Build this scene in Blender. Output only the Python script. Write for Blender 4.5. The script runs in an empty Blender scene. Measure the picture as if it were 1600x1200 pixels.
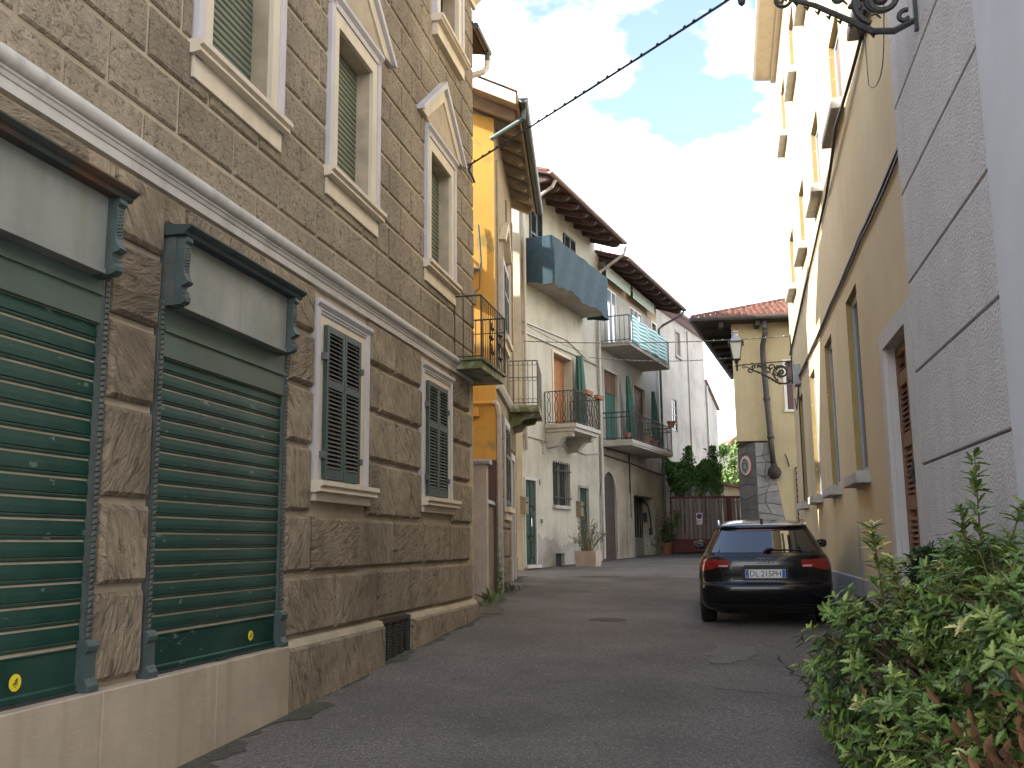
import bpy, bmesh, math, random
import numpy as np
from mathutils import Vector, Matrix
random.seed(11)
rng = np.random.default_rng(5)
sc = bpy.context.scene
COL = sc.collection
rad = math.radians
EYE = 1.75

# ------------------------------------------------------------------ camera
PITCH, ROLL, FPX = .1616542, .011412, 1540.
fwd = Vector((0, math.cos(PITCH), math.sin(PITCH)))
r0 = Vector((1, 0, 0)); u0 = r0.cross(fwd)
cr = r0*math.cos(ROLL) - u0*math.sin(ROLL)
cu = r0*math.sin(ROLL) + u0*math.cos(ROLL)
cam = bpy.data.cameras.new('camera'); camo = bpy.data.objects.new('camera', cam); COL.objects.link(camo)
m = Matrix(((cr.x, cu.x, -fwd.x, 0), (cr.y, cu.y, -fwd.y, 0), (cr.z, cu.z, -fwd.z, EYE), (0, 0, 0, 1)))
camo.matrix_world = m
cam.sensor_fit = 'HORIZONTAL'; cam.sensor_width = 36.; cam.lens = 36.*FPX/1600.
cam.clip_start = .05; cam.clip_end = 3000
sc.camera = camo

# ------------------------------------------------------------------ light
SUN_EL, SUN_AZ = 28., 78.          # light travels towards azimuth 78 (clockwise from +y)
w = bpy.data.worlds.new('World'); sc.world = w; w.use_nodes = True
nt = w.node_tree; nt.nodes.clear()
def wn(t, **k):
    n = nt.nodes.new(t)
    for a, b in k.items(): setattr(n, a, b)
    return n
out = wn('ShaderNodeOutputWorld'); bg = wn('ShaderNodeBackground'); bg.inputs['Strength'].default_value = .15
sky = wn('ShaderNodeTexSky', sky_type='NISHITA', sun_disc=False)
sky.sun_elevation = rad(SUN_EL); sky.sun_rotation = rad(180+SUN_AZ); sky.air_density = 1.; sky.dust_density = 1.0
tc = wn('ShaderNodeTexCoord')
sep = wn('ShaderNodeSeparateXYZ'); nt.links.new(tc.outputs['Generated'], sep.inputs[0])
add = wn('ShaderNodeMath', operation='ADD'); add.inputs[1].default_value = .22; nt.links.new(sep.outputs['Z'], add.inputs[0])
mx = wn('ShaderNodeMath', operation='MAXIMUM'); mx.inputs[1].default_value = .05; nt.links.new(add.outputs[0], mx.inputs[0])
dv = wn('ShaderNodeVectorMath', operation='DIVIDE'); nt.links.new(tc.outputs['Generated'], dv.inputs[0])
cmb = wn('ShaderNodeCombineXYZ'); cmb.inputs[2].default_value = 1.
nt.links.new(mx.outputs[0], cmb.inputs[0]); nt.links.new(mx.outputs[0], cmb.inputs[1]); nt.links.new(cmb.outputs[0], dv.inputs[1])
mp = wn('ShaderNodeMapping'); mp.inputs['Location'].default_value = (3.13, .80, 0.); mp.inputs['Scale'].default_value = (1., 1., .6)
nt.links.new(dv.outputs[0], mp.inputs[0])
ns = wn('ShaderNodeTexNoise'); ns.inputs['Scale'].default_value = 1.55; ns.inputs['Detail'].default_value = 7.; ns.inputs['Roughness'].default_value = .55
nt.links.new(mp.outputs[0], ns.inputs['Vector'])
cov = wn('ShaderNodeMath', operation='MULTIPLY_ADD'); cov.inputs[1].default_value = -.80; cov.inputs[2].default_value = .405; nt.links.new(sep.outputs['Z'], cov.inputs[0])
cva = wn('ShaderNodeMath', operation='ADD'); nt.links.new(cov.outputs[0], cva.inputs[0]); nt.links.new(ns.outputs['Fac'], cva.inputs[1])
rp = wn('ShaderNodeValToRGB'); rp.color_ramp.elements[0].color = (.03, .03, .03, 1); rp.color_ramp.elements[0].position = .42; rp.color_ramp.elements[1].position = .54
nt.links.new(cva.outputs[0], rp.inputs[0])
mix = wn('ShaderNodeMix', data_type='RGBA')
nt.links.new(rp.outputs[0], mix.inputs['Factor']); nt.links.new(sky.outputs[0], mix.inputs['A'])
mix.inputs['B'].default_value = (11.5, 11.6, 11.8, 1)
nt.links.new(mix.outputs['Result'], bg.inputs['Color']); nt.links.new(bg.outputs[0], out.inputs[0])

sun = bpy.data.lights.new('sun', 'SUN'); sun.energy = 4.2; sun.angle = rad(.53); sun.color = (1., .95, .87)
suno = bpy.data.objects.new('sun', sun); COL.objects.link(suno)
sd = Vector((math.sin(rad(SUN_AZ))*math.cos(rad(SUN_EL)), math.cos(rad(SUN_AZ))*math.cos(rad(SUN_EL)), -math.sin(rad(SUN_EL))))
suno.rotation_euler = sd.to_track_quat('-Z', 'Y').to_euler()
suno.location = (-30, -5, 40)
vs = sc.view_settings; vs.view_transform = 'Standard'; vs.look = 'None'; vs.gamma = 1.; vs.exposure = 1.6; vs.use_curve_mapping = False
sc.cycles.max_bounces = 8; sc.cycles.diffuse_bounces = 5; sc.cycles.sample_clamp_indirect = 6.

# ------------------------------------------------------------------ materials
MATS = {}
def M(name, col, rough=.8, var=.12, scale=2.5, col2=None, bump=.0, bscale=30., bdist=.01, metal=0., dirt=None, dscale=.7, dlo=.5, dhi=.7,
      chip=None, chlo=.62, chsc=(6, 6, 14), stretch=None, rnd=0., island=0., coat=0., spec=.5, bdetail=5., tilt=False, streak=None, wave=None, grain=None, pit=None, bdistort=0.):
    """procedural surface: two-tone noise, optional stains, chips, streaks and bump"""
    mt = bpy.data.materials.new(name); mt.use_nodes = True
    t = mt.node_tree; N = t.nodes; L = t.links
    b = N['Principled BSDF']; b.inputs['Roughness'].default_value = rough; b.inputs['Metallic'].default_value = metal
    b.inputs['Specular IOR Level'].default_value = spec
    if coat: b.inputs['Coat Weight'].default_value = coat; b.inputs['Coat Roughness'].default_value = .03
    tcn = N.new('ShaderNodeTexCoord'); co = tcn.outputs['Object']
    info = None
    def noise(sc_, det, rough_=.55, vec=None, dist=0.):
        n = N.new('ShaderNodeTexNoise'); n.inputs['Distortion'].default_value = dist; n.inputs['Scale'].default_value = sc_; n.inputs['Detail'].default_value = det
        n.inputs['Roughness'].default_value = rough_; L.new(vec or co, n.inputs['Vector']); return n.outputs['Fac']
    def ramp(f, lo, hi):
        r = N.new('ShaderNodeMapRange'); r.inputs['From Min'].default_value = lo; r.inputs['From Max'].default_value = hi; r.clamp = True
        L.new(f, r.inputs['Value']); return r.outputs['Result']
    def mixc(f, a, c):
        x = N.new('ShaderNodeMix'); x.data_type = 'RGBA'
        if isinstance(f, float): x.inputs['Factor'].default_value = f
        else: L.new(f, x.inputs['Factor'])
        for k, v in (('A', a), ('B', c)):
            if isinstance(v, (tuple, list)): x.inputs[k].default_value = (*v[:3], 1)
            else: L.new(v, x.inputs[k])
        return x.outputs['Result']
    if col2 is None:
        col2 = tuple(c*(1-var) for c in col); c1 = tuple(min(.9, c*(1+var)) for c in col)
    else: c1 = col
    bvec = co
    if tilt or rnd or island:
        info = N.new('ShaderNodeObjectInfo')
    if stretch:
        vecn = co
        if tilt:
            mr = N.new('ShaderNodeMapRange'); mr.inputs['To Min'].default_value = .25; mr.inputs['To Max'].default_value = 2.6
            L.new(info.outputs['Random'], mr.inputs['Value'])
            vr = N.new('ShaderNodeVectorRotate'); vr.rotation_type = 'Y_AXIS'; L.new(co, vr.inputs['Vector']); L.new(mr.outputs[0], vr.inputs['Angle']); vecn = vr.outputs[0]
        mpn = N.new('ShaderNodeMapping'); mpn.inputs['Scale'].default_value = stretch; L.new(vecn, mpn.inputs['Vector']); bvec = mpn.outputs[0]
    c = mixc(ramp(noise(scale, 6), .32, .68), c1, col2)
    if dirt: c = mixc(ramp(noise(dscale, 7, .62), dlo, dhi), c, dirt)
    if streak:
        ms = N.new('ShaderNodeMapping'); ms.inputs['Scale'].default_value = (5, 5, .35); L.new(co, ms.inputs['Vector'])
        c = mixc(ramp(noise(1.3, 6, .6, ms.outputs[0]), .5, .75), c, streak)
    if chip:
        oi = N.new('ShaderNodeObjectInfo'); mu = N.new('ShaderNodeMath'); mu.operation = 'MULTIPLY'; mu.inputs[1].default_value = 41.; L.new(oi.outputs['Random'], mu.inputs[0])
        av = N.new('ShaderNodeVectorMath'); L.new(co, av.inputs[0]); L.new(mu.outputs[0], av.inputs[1])
        ms = N.new('ShaderNodeMapping'); ms.inputs['Scale'].default_value = chsc; L.new(av.outputs[0], ms.inputs['Vector'])
        c = mixc(ramp(noise(1., 5, .65, ms.outputs[0]), chlo, chlo+.03), c, chip)
    hgt = noise(bscale, bdetail, .6, bvec, bdistort) if bump else None
    if pit: c = mixc(ramp(hgt, pit[0], pit[1]), pit[2], c)  # bump hollows darkened in colour, painting in the shade of the relief
    if grain:
        c = mixc(ramp(noise(grain[0], 2., .7), .38, .62), c, grain[1])
        if len(grain) > 2: c = mixc(ramp(noise(grain[0]*1.7, 1., .5), grain[3], grain[3]+.05), c, grain[2])
    if rnd:
        hs = N.new('ShaderNodeHueSaturation'); mr = N.new('ShaderNodeMapRange'); mr.inputs['To Min'].default_value = 1-rnd; mr.inputs['To Max'].default_value = 1+rnd
        L.new(info.outputs['Random'], mr.inputs['Value']); L.new(mr.outputs[0], hs.inputs['Value']); L.new(c, hs.inputs['Color']); c = hs.outputs[0]
    if island:
        g = N.new('ShaderNodeNewGeometry'); hs = N.new('ShaderNodeHueSaturation'); mr = N.new('ShaderNodeMapRange'); mr.inputs['To Min'].default_value = 1-island; mr.inputs['To Max'].default_value = 1+island
        L.new(g.outputs['Random Per Island'], mr.inputs['Value']); L.new(mr.outputs[0], hs.inputs['Value']); L.new(c, hs.inputs['Color']); c = hs.outputs[0]
    if wave:                       # woven / striped print: (axis index, scale, colour)
        wv = N.new('ShaderNodeTexWave'); wv.bands_direction = wave[0]; wv.inputs['Scale'].default_value = wave[1]; wv.inputs['Distortion'].default_value = wave[3] if len(wave) > 3 else 0.
        L.new(co, wv.inputs['Vector']); c = mixc(ramp(wv.outputs['Fac'], .45, .55), c, wave[2])
    L.new(c, b.inputs['Base Color'])
    if bump:
        bn = N.new('ShaderNodeBump'); bn.inputs['Strength'].default_value = bump; bn.inputs['Distance'].default_value = bdist
        L.new(hgt, bn.inputs['Height']); L.new(bn.outputs[0], b.inputs['Normal'])
    MATS[name] = mt
    return mt

STONE = (.345, .275, .185)
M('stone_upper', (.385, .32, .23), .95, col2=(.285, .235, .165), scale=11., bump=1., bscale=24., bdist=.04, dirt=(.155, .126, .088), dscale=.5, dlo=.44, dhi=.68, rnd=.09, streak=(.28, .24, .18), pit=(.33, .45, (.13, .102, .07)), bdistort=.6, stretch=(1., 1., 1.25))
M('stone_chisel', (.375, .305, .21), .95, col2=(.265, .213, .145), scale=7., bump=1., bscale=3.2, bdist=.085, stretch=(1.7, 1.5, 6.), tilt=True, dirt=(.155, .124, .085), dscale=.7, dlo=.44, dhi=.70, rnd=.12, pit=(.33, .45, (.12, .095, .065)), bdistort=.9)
M('stone_joint', (.42, .355, .26), .95, var=.16, scale=5., bump=.5, bscale=70., bdist=.006, dirt=(.25, .2, .14), dscale=.6)
M('aged_render', (.30, .25, .185), .95, var=.12, scale=4., bump=.5, bscale=50., bdist=.01, dirt=(.20, .165, .12), dscale=.8, streak=(.25, .21, .155))
M('moulding', (.50, .485, .45), .8, var=.10, scale=3., bump=.15, bscale=80, streak=(.36, .35, .32), dirt=(.40, .39, .365))
M('cream_frame', (.62, .55, .43), .8, var=.06, scale=3., bump=.15, bscale=90, streak=(.52, .46, .36))
M('lilac_frame', (.50, .485, .50), .8, var=.07, scale=4., bump=.15, bscale=90)
M('marble', (.44, .37, .285), .6, var=.12, scale=3., bump=.15, bscale=4, stretch=(1.5, 1, 14), dirt=(.34, .275, .20), dscale=1.6, dlo=.5, dhi=.72, streak=(.365, .295, .215))
M('green_slat', (.006, .040, .030), .55, var=.25, scale=2., chip=(.10, .15, .12), chlo=.64, chsc=(6, 3, 15), dirt=(.026, .066, .05), dscale=1.1, bump=.08, bscale=12, spec=.22)
M('green_panel', (.062, .095, .076), .6, var=.15, scale=2.)
M('guide_paint', (.07, .085, .078), .6, var=.2, scale=9., bump=.3, bscale=60)
M('teal_iron', (.055, .08, .08), .6, var=.2, scale=9., bump=.4, bscale=50)
M('sign_sheet', (.225, .235, .22), .5, var=.12, scale=1.5, dirt=(.135, .16, .14), dscale=1.1, dlo=.45, dhi=.65, streak=(.18, .18, .155), bump=.05, bscale=6)
M('rusty_edge', (.035, .045, .04), .7, var=.3, scale=3., dirt=(.10, .05, .025), dscale=2.2, dlo=.45, dhi=.6)
M('cornice_green', (.03, .05, .05), .65, var=.25, scale=4.)
M('shutter_green', (.026, .054, .052), .6, var=.18, scale=6., rnd=.1)
M('slate_paint', (.045, .06, .075), .6, var=.15, scale=6.)
M('louvre_grey', (.075, .078, .068), .7, var=.25, scale=8., dirt=(.13, .12, .095), dscale=5.)
M('blind_green', (.115, .15, .11), .55, var=.15, scale=4., dirt=(.16, .17, .12), dscale=2.)
M('dark_void', (.012, .012, .012), .9)
M('iron', (.03, .03, .03), .6, var=.3, scale=20.)
M('iron_grey', (.10, .11, .11), .6, var=.3, scale=12.)
M('yellow_paint', (.60, .345, .07), .85, var=.06, scale=1.2, bump=.12, bscale=60, dirt=(.27, .22, .08), dscale=1.3, dlo=.55, dhi=.66, streak=(.50, .30, .075))
M('brown_base', (.10, .06, .055), .85, var=.15)
M('tile_red', (.26, .105, .07), .85, var=.35, scale=6., dirt=(.085, .07, .055), dscale=4., dlo=.45, dhi=.65, rnd=.3, bump=.3, bscale=60)
M('white_paint', (.78, .75, .68), .7, var=.05, scale=4.)
M('soffit_wood', (.27, .215, .15), .8, var=.2, scale=4., stretch=None, dirt=(.17, .13, .09), dscale=3.)
M('copper_green', (.055, .10, .10), .55, var=.2, scale=8.)
M('gutter_dark', (.05, .055, .05), .5, var=.25, scale=9.)
M('plaster_cream', (.46, .445, .375), .9, var=.06, scale=1.2, bump=.2, bscale=40, dirt=(.32, .29, .235), dscale=.9, dlo=.48, dhi=.70, streak=(.37, .345, .28))
M('plaster_grey', (.385, .38, .345), .9, var=.08, scale=1.0, bump=.25, bscale=30, dirt=(.29, .255, .20), dscale=.7, dlo=.46, dhi=.66, streak=(.29, .265, .215))
M('plaster_beige', (.36, .32, .25), .9, var=.1, scale=1.2, bump=.3, bscale=30, dirt=(.225, .19, .14), dscale=.8, dlo=.44, dhi=.64, streak=(.28, .24, .18))
M('plaster_white', (.40, .37, .33), .9, var=.06, scale=1.0, bump=.2, bscale=30, dirt=(.26, .245, .22), dscale=.7, dlo=.46, dhi=.68, streak=(.30, .285, .255))
M('cement_base', (.33, .31, .28), .9, var=.14, scale=2.5, bump=.4, bscale=30, dirt=(.22, .2, .18), dscale=1.5)
M('sienna_plaster', (.55, .40, .24), .9, var=.1, scale=1.5, bump=.2, bscale=30, dirt=(.42, .31, .2), dscale=.9)
M('rafter_wood', (.075, .045, .04), .8, var=.25, scale=6.)
M('gutter_brown', (.26, .17, .15), .45, var=.12, scale=5.)
M('zinc', (.42, .40, .37), .45, var=.12, scale=8., metal=.2)
M('concrete_slab', (.46, .44, .40), .9, var=.1, scale=2., bump=.2, bscale=40, dirt=(.30, .28, .24), dscale=1.4)
M('mossy_slab', (.34, .33, .30), .9, var=.15, scale=3., dirt=(.12, .14, .045), dscale=2.6, dlo=.42, dhi=.56, bump=.3, bscale=40)
M('wood_blind', (.40, .19, .085), .6, var=.15, scale=3., rnd=.06)
M('brown_blind', (.17, .105, .075), .65, var=.15, scale=3.)
M('purple_blind', (.125, .07, .075), .65, var=.12, scale=3.)
M('door_green', (.008, .036, .027), .5, var=.15, scale=3.)
M('door_dark', (.055, .042, .038), .75, var=.2, scale=3.)
M('curtain_green', (.035, .10, .085), .85, var=.15, scale=4., wave=('X', 9., (.055, .14, .115)))
M('net_blue', (.028, .060, .082), .9, var=.15, scale=5., bump=.5, bscale=9., bdist=.03)
M('cloth_stripe', (.74, .80, .78), .85, var=.04, scale=3., wave=('Z', 2.55, (.06, .40, .40), .5))
M('awning_cloth', (.50, .55, .47), .85, var=.08, wave=('X', 2.6, (.33, .42, .34)))
M('glass_blue', (.20, .26, .34), .06, var=.08, scale=1.5, spec=.9)
M('glass_dark', (.02, .025, .03), .07, spec=.7)
M('terracotta', (.28, .125, .075), .85, var=.15, scale=6.)
M('planter_stone', (.44, .36, .30), .9, var=.14, scale=4., bump=.4, bscale=60)
M('mailbox', (.22, .185, .13), .5, var=.08)
M('ochre_wall', (.54, .445, .275), .92, var=.05, scale=1.0, bump=.25, bscale=70, bdist=.006, streak=(.50, .41, .245), dirt=(.47, .38, .225), dscale=.5)
M('ochre_jamb', (.34, .24, .09), .9, var=.08, scale=3., chip=(.66, .6, .5), chlo=.655, chsc=(6, 6, 9))
M('stone_sill', (.40, .385, .36), .9, var=.15, scale=6., bump=.3, bscale=50)
M('plinth_cement', (.40, .385, .37), .9, var=.1, scale=2., bump=.25, bscale=50, dirt=(.27, .255, .24), dscale=1.)
M('pebble_dash', (.60, .58, .575), .95, var=.07, scale=3., bump=.75, bscale=48., bdist=.03, bdetail=3., pit=(.34, .5, (.44, .42, .41)), streak=(.55, .525, .52))
M('smooth_render', (.56, .58, .62), .85, var=.04)
M('joint_dark', (.29, .25, .21), .9, var=.1)
M('surround_stone', (.50, .49, .47), .85, var=.06, scale=4., bump=.15, bscale=60)
M('door_wood', (.20, .095, .045), .6, var=.25, scale=6., stretch=None)
M('frame_bluegrey', (.30, .34, .38), .5, var=.1)
M('f_wall', (.52, .43, .255), .9, var=.07, scale=.9, bump=.15, bscale=40, dirt=(.42, .345, .20), dscale=.7, streak=(.45, .37, .22))
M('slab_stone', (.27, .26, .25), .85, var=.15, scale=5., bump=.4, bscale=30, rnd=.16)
M('slab_stone_shaded', (.17, .165, .165), .85, var=.15, scale=5., bump=.4, bscale=30, rnd=.14)  # darker copy of the slabs: shade of the chamfer face put into colour
M('mortar', (.13, .125, .12), .95, var=.12)
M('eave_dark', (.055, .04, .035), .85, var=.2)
M('gutter_iron', (.065, .055, .05), .5, var=.2, scale=9.)
M('gate_board', (.23, .185, .165), .8, var=.2, scale=4., rnd=.22)
M('gate_red', (.13, .025, .028), .6, var=.15)
M('sign_white', (.8, .8, .8), .5, var=.02)
M('sign_blue', (.05, .045, .30), .5)
M('sign_red', (.45, .03, .03), .5)
M('sign_black', (.02, .02, .02), .5)
M('crest_red', (.38, .10, .07), .6)
M('crest_white', (.68, .66, .62), .6)
M('crest_tan', (.40, .36, .30), .6, var=.25, scale=14.)
M('crest_grey', (.16, .17, .18), .6)
M('sticker_yellow', (.75, .62, .03), .5)
M('asphalt', (.26, .23, .205), .93, col2=(.138, .122, .109), scale=.8, bump=1., bscale=60, bdist=.02, dirt=(.082, .073, .066), dscale=.33, dlo=.48, dhi=.66, grain=(42., (.105, .094, .084), (.42, .385, .345), .65))
M('asphalt_crack', (.035, .032, .03), .95)
M('edge_grime', (.085, .078, .058), .95, var=.3, scale=6., bump=.8, bscale=50, bdist=.01, dirt=(.07, .085, .035), dscale=1.8, grain=(40., (.05, .045, .036)))
M('asphalt_pale', (.225, .204, .184), .95, var=.12, scale=8., bump=.8, bscale=60, bdist=.015, grain=(42., (.12, .11, .10), (.36, .34, .32), .66))
M('asphalt_dark', (.075, .066, .058), .95, var=.1, scale=8., bump=.8, bscale=120, bdist=.01)
M('gravel_bits', (.27, .255, .235), .9, island=.5)
M('car_paint', (.0028, .003, .0045), .22, var=.05, coat=.35, metal=0., spec=.35)
M('car_glass', (.006, .008, .011), .02, var=.02, spec=1., coat=1.)
M('car_plastic', (.012, .012, .012), .55)
M('rubber', (.014, .014, .014), .85)
M('chrome', (.62, .62, .63), .15, metal=1., var=.02)
M('alloy', (.32, .32, .33), .3, metal=1., var=.05)
M('lamp_red', (.21, .005, .007), .12, var=.1, coat=1., spec=.6)
M('lamp_dark_red', (.20, .005, .008), .12, coat=1., spec=.6)
M('lamp_clear', (.62, .40, .38), .2)
M('plate_white', (.72, .74, .74), .35, var=.02)
M('plate_blue', (.03, .12, .50), .35, var=.02)
M('leaf_green', (.085, .142, .028), .42, var=.25, scale=30., rnd=.35, island=.45, spec=.45)
M('leaf_lime', (.17, .225, .05), .42, var=.25, scale=40., rnd=.25, island=.35, spec=.45)
M('leaf_cream', (.42, .40, .14), .45, var=.25, scale=40., rnd=.2, island=.3)
M('leaf_dark', (.03, .065, .02), .4, var=.25, scale=30., rnd=.3, island=.45)
M('leaf_brown', (.13, .062, .025), .8, var=.25, scale=30., rnd=.3, island=.4)
M('leaf_weed', (.11, .19, .045), .5, var=.2, scale=20., island=.4)
M('leaf_vine', (.09, .20, .05), .5, var=.2, scale=20., island=.5)
M('leaf_tree', (.16, .26, .06), .55, var=.2, scale=10., island=.4)
M('leaf_olive', (.17, .19, .11), .55, var=.2, scale=10., island=.4)
M('twig', (.14, .10, .06), .85, var=.2)
M('bark', (.11, .085, .06), .9, var=.25, bump=.6, bscale=20)
M('cable', (.03, .024, .028), .6)
M('bulb_white', (.6, .58, .55), .4)
M('lantern_glass', (.52, .54, .52), .25, var=.06)
M('lantern_metal', (.30, .33, .36), .35, var=.15, metal=.4)
M('pipe_white', (.66, .60, .52), .5, var=.1)
M('statue_stone', (.34, .31, .27), .95, var=.25, scale=14., bump=.7, bscale=40)
M('meter_grey', (.28, .30, .31), .5, var=.1)
M('gate_pale', (.27, .32, .30), .55, var=.12, scale=3.)
M('post_concrete', (.42, .39, .36), .9, var=.12, scale=3., bump=.3, bscale=40, streak=(.33, .30, .27))

# ------------------------------------------------------------------ mesh building
class Frame:
    """wall-aligned axes: s along the wall, o out from the wall towards the street, z up (absolute height)"""
    def __init__(s, x, y, head, side=-1, z0=0., soff=0.):
        s.x, s.y, s.h, s.side, s.z0, s.soff = x, y, rad(head), side, z0, soff
        s.d = (math.sin(s.h), math.cos(s.h))
    def loc(s, a, o, z): return (a-s.soff, s.side*o, z-s.z0)
    def world(s, a, o, z):
        nx, ny = -s.d[1]*s.side, s.d[0]*s.side
        a = a-s.soff; return (s.x+s.d[0]*a+nx*o, s.y+s.d[1]*a+ny*o, z)
WORLD = None

class MB:
    def __init__(s, fr=None): s.v = []; s.f = []; s.mi = []; s.fr = fr; s.cur = 0
    def P(s, p): return s.fr.loc(*p) if s.fr else tuple(p)
    def add(s, vs, fs):
        k = len(s.v); s.v += [s.P(p) for p in vs]; s.f += [tuple(i+k for i in f) for f in fs]; s.mi += [s.cur]*len(fs); return s
    def box(s, a0, a1, o0, o1, z0, z1):
        return s.add([(a, o, z) for z in (z0, z1) for o in (o0, o1) for a in (a0, a1)],
                     [(0, 1, 3, 2), (4, 6, 7, 5), (0, 4, 5, 1), (2, 3, 7, 6), (0, 2, 6, 4), (1, 5, 7, 3)])
    def cham(s, a0, a1, o0, o1, z0, z1, c):
        v = [(a0, o0, z0), (a1, o0, z0), (a1, o0, z1), (a0, o0, z1), (a0, o1-c, z0), (a1, o1-c, z0), (a1, o1-c, z1), (a0, o1-c, z1),
             (a0+c, o1, z0+c), (a1-c, o1, z0+c), (a1-c, o1, z1-c), (a0+c, o1, z1-c)]
        f = [(3, 2, 1, 0), (8, 9, 10, 11)]
        for i in range(4):
            j = (i+1) % 4; f += [(i, j, j+4, i+4), (i+4, j+4, j+8, i+8)]
        return s.add(v, f)
    def prism(s, poly, axis, t0, t1):
        """extrude a polygon: axis 's' takes (o,z) points, 'o' takes (s,z), 'z' takes (s,o)"""
        def q(p, t): return {'s': (t, p[0], p[1]), 'o': (p[0], t, p[1]), 'z': (p[0], p[1], t)}[axis]
        n = len(poly)
        return s.add([q(p, t0) for p in poly]+[q(p, t1) for p in poly],
                     [tuple(range(n))[::-1], tuple(range(n, 2*n))]+[(i, (i+1) % n, n+(i+1) % n, n+i) for i in range(n)])
    def tube(s, pts, r, n=6, cap=True):
        pts = [Vector(p) for p in pts]; k = len(pts); rs = r if isinstance(r, (list, tuple)) else [r]*k
        vs = []; up = None
        for i, p in enumerate(pts):
            t = (pts[min(i+1, k-1)]-pts[max(i-1, 0)])
            if t.length < 1e-9: t = Vector((0, 0, 1))
            t.normalize()
            if up is None: up = Vector((0, 0, 1)) if abs(t.z) < .9 else Vector((1, 0, 0))
            a = t.cross(up)
            if a.length < 1e-4: a = t.cross(Vector((1, 0.3, 0)))
            a.normalize(); b = a.cross(t); up = b
            for j in range(n):
                an = 2*math.pi*j/n; vs.append(tuple(p+a*(math.cos(an)*rs[i])+b*(math.sin(an)*rs[i])))
        fs = [(i*n+j, i*n+(j+1) % n, (i+1)*n+(j+1) % n, (i+1)*n+j) for i in range(k-1) for j in range(n)]
        if cap: fs += [tuple(range(n))[::-1], tuple(range((k-1)*n, k*n))]
        return s.add(vs, fs)
    def lathe(s, prof, cx, cy, n=12, cap=True):
        vs = [(cx+r*math.cos(2*math.pi*j/n), cy+r*math.sin(2*math.pi*j/n), z) for r, z in prof for j in range(n)]
        k = len(prof)
        fs = [(i*n+j, i*n+(j+1) % n, (i+1)*n+(j+1) % n, (i+1)*n+j) for i in range(k-1) for j in range(n)]
        if cap: fs += [tuple(range(n))[::-1], tuple(range((k-1)*n, k*n))]
        return s.add(vs, fs)
    def quad(s, a, b, c, d): return s.add([a, b, c, d], [(0, 1, 2, 3)])
    def grid(s, nu, nv, fn):
        return s.add([fn(i/nu, j/nv) for j in range(nv+1) for i in range(nu+1)],
                     [(j*(nu+1)+i, j*(nu+1)+i+1, (j+1)*(nu+1)+i+1, (j+1)*(nu+1)+i) for j in range(nv) for i in range(nu)])
    def mesh(s, name, mats, smooth=False, fix=True):
        me = bpy.data.meshes.new(name); me.from_pydata(s.v, [], s.f)
        for mt in (mats if isinstance(mats, (list, tuple)) else [mats]): me.materials.append(MATS[mt])
        if any(s.mi): me.polygons.foreach_set('material_index', s.mi)
        if fix and len(s.f) < 20000:
            bm = bmesh.new(); bm.from_mesh(me); bmesh.ops.recalc_face_normals(bm, faces=bm.faces); bm.to_mesh(me); bm.free()
        if smooth: me.polygons.foreach_set('use_smooth', [True]*len(me.polygons))
        me.update(); return me
    def build(s, name, mats, parent=None, smooth=False, label=None, fix=True, kind=None):
        o = bpy.data.objects.new(name, s.mesh(name, mats, smooth, fix)); COL.objects.link(o)
        if parent: o.parent = parent
        elif s.fr: o.location = (s.fr.x, s.fr.y, s.fr.z0); o.rotation_euler = (0, 0, math.pi/2-s.fr.h)
        if label: o['label'] = label
        if kind: o['kind'] = kind
        return o

def inst(name, me, parent, loc, rot=None, label=None):
    o = bpy.data.objects.new(name, me); COL.objects.link(o); o.parent = parent; o.location = loc
    if rot: o.rotation_euler = rot
    if label: o['label'] = label
    return o
def thing(name, label, cat, fr=None, loc=None, rotz=0., group=None):
    o = bpy.data.objects.new(name, None); COL.objects.link(o); o.empty_display_size = .3
    if fr: o.location = (fr.x, fr.y, fr.z0); o.rotation_euler = (0, 0, math.pi/2-fr.h)
    else: o.location = loc; o.rotation_euler = (0, 0, rotz)
    tag(o, label, cat, group); return o
def tag(o, label, cat, group=None):
    o['label'] = label; o['category'] = cat
    if group: o['group'] = group
    return o
def holes_wall(mb, s0, s1, z0, z1, holes, o=0.):
    """front sheet with rectangular openings (s0,s1,z0,z1,depth) and their reveals"""
    S = sorted({s0, s1, *[h[0] for h in holes], *[h[1] for h in holes]}); Z = sorted({z0, z1, *[h[2] for h in holes], *[h[3] for h in holes]})
    for i in range(len(S)-1):
        for j in range(len(Z)-1):
            cs, cz = (S[i]+S[i+1])/2, (Z[j]+Z[j+1])/2
            if any(h[0] < cs < h[1] and h[2] < cz < h[3] for h in holes): continue
            mb.quad((S[i], o, Z[j]), (S[i+1], o, Z[j]), (S[i+1], o, Z[j+1]), (S[i], o, Z[j+1]))
def reveals(mb, holes, o=0.):
    for a0, a1, c0, c1, d in [h[:5] for h in holes]:
        mb.quad((a0, o, c0), (a0, o-d, c0), (a0, o-d, c1), (a0, o, c1)); mb.quad((a1, o, c0), (a1, o, c1), (a1, o-d, c1), (a1, o-d, c0))
        mb.quad((a0, o, c1), (a0, o-d, c1), (a1, o-d, c1), (a1, o, c1)); mb.quad((a0, o, c0), (a1, o, c0), (a1, o-d, c0), (a0, o-d, c0))
def shell(mb, s0, s1, z0, z1, depth, o=0.):
    mb.quad((s0, o, z0), (s0, o-depth, z0), (s0, o-depth, z1), (s0, o, z1)); mb.quad((s1, o, z0), (s1, o, z1), (s1, o-depth, z1), (s1, o-depth, z0))
    mb.quad((s0, o-depth, z0), (s1, o-depth, z0), (s1, o-depth, z1), (s0, o-depth, z1)); mb.quad((s0, o, z1), (s0, o-depth, z1), (s1, o-depth, z1), (s1, o, z1))

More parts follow.
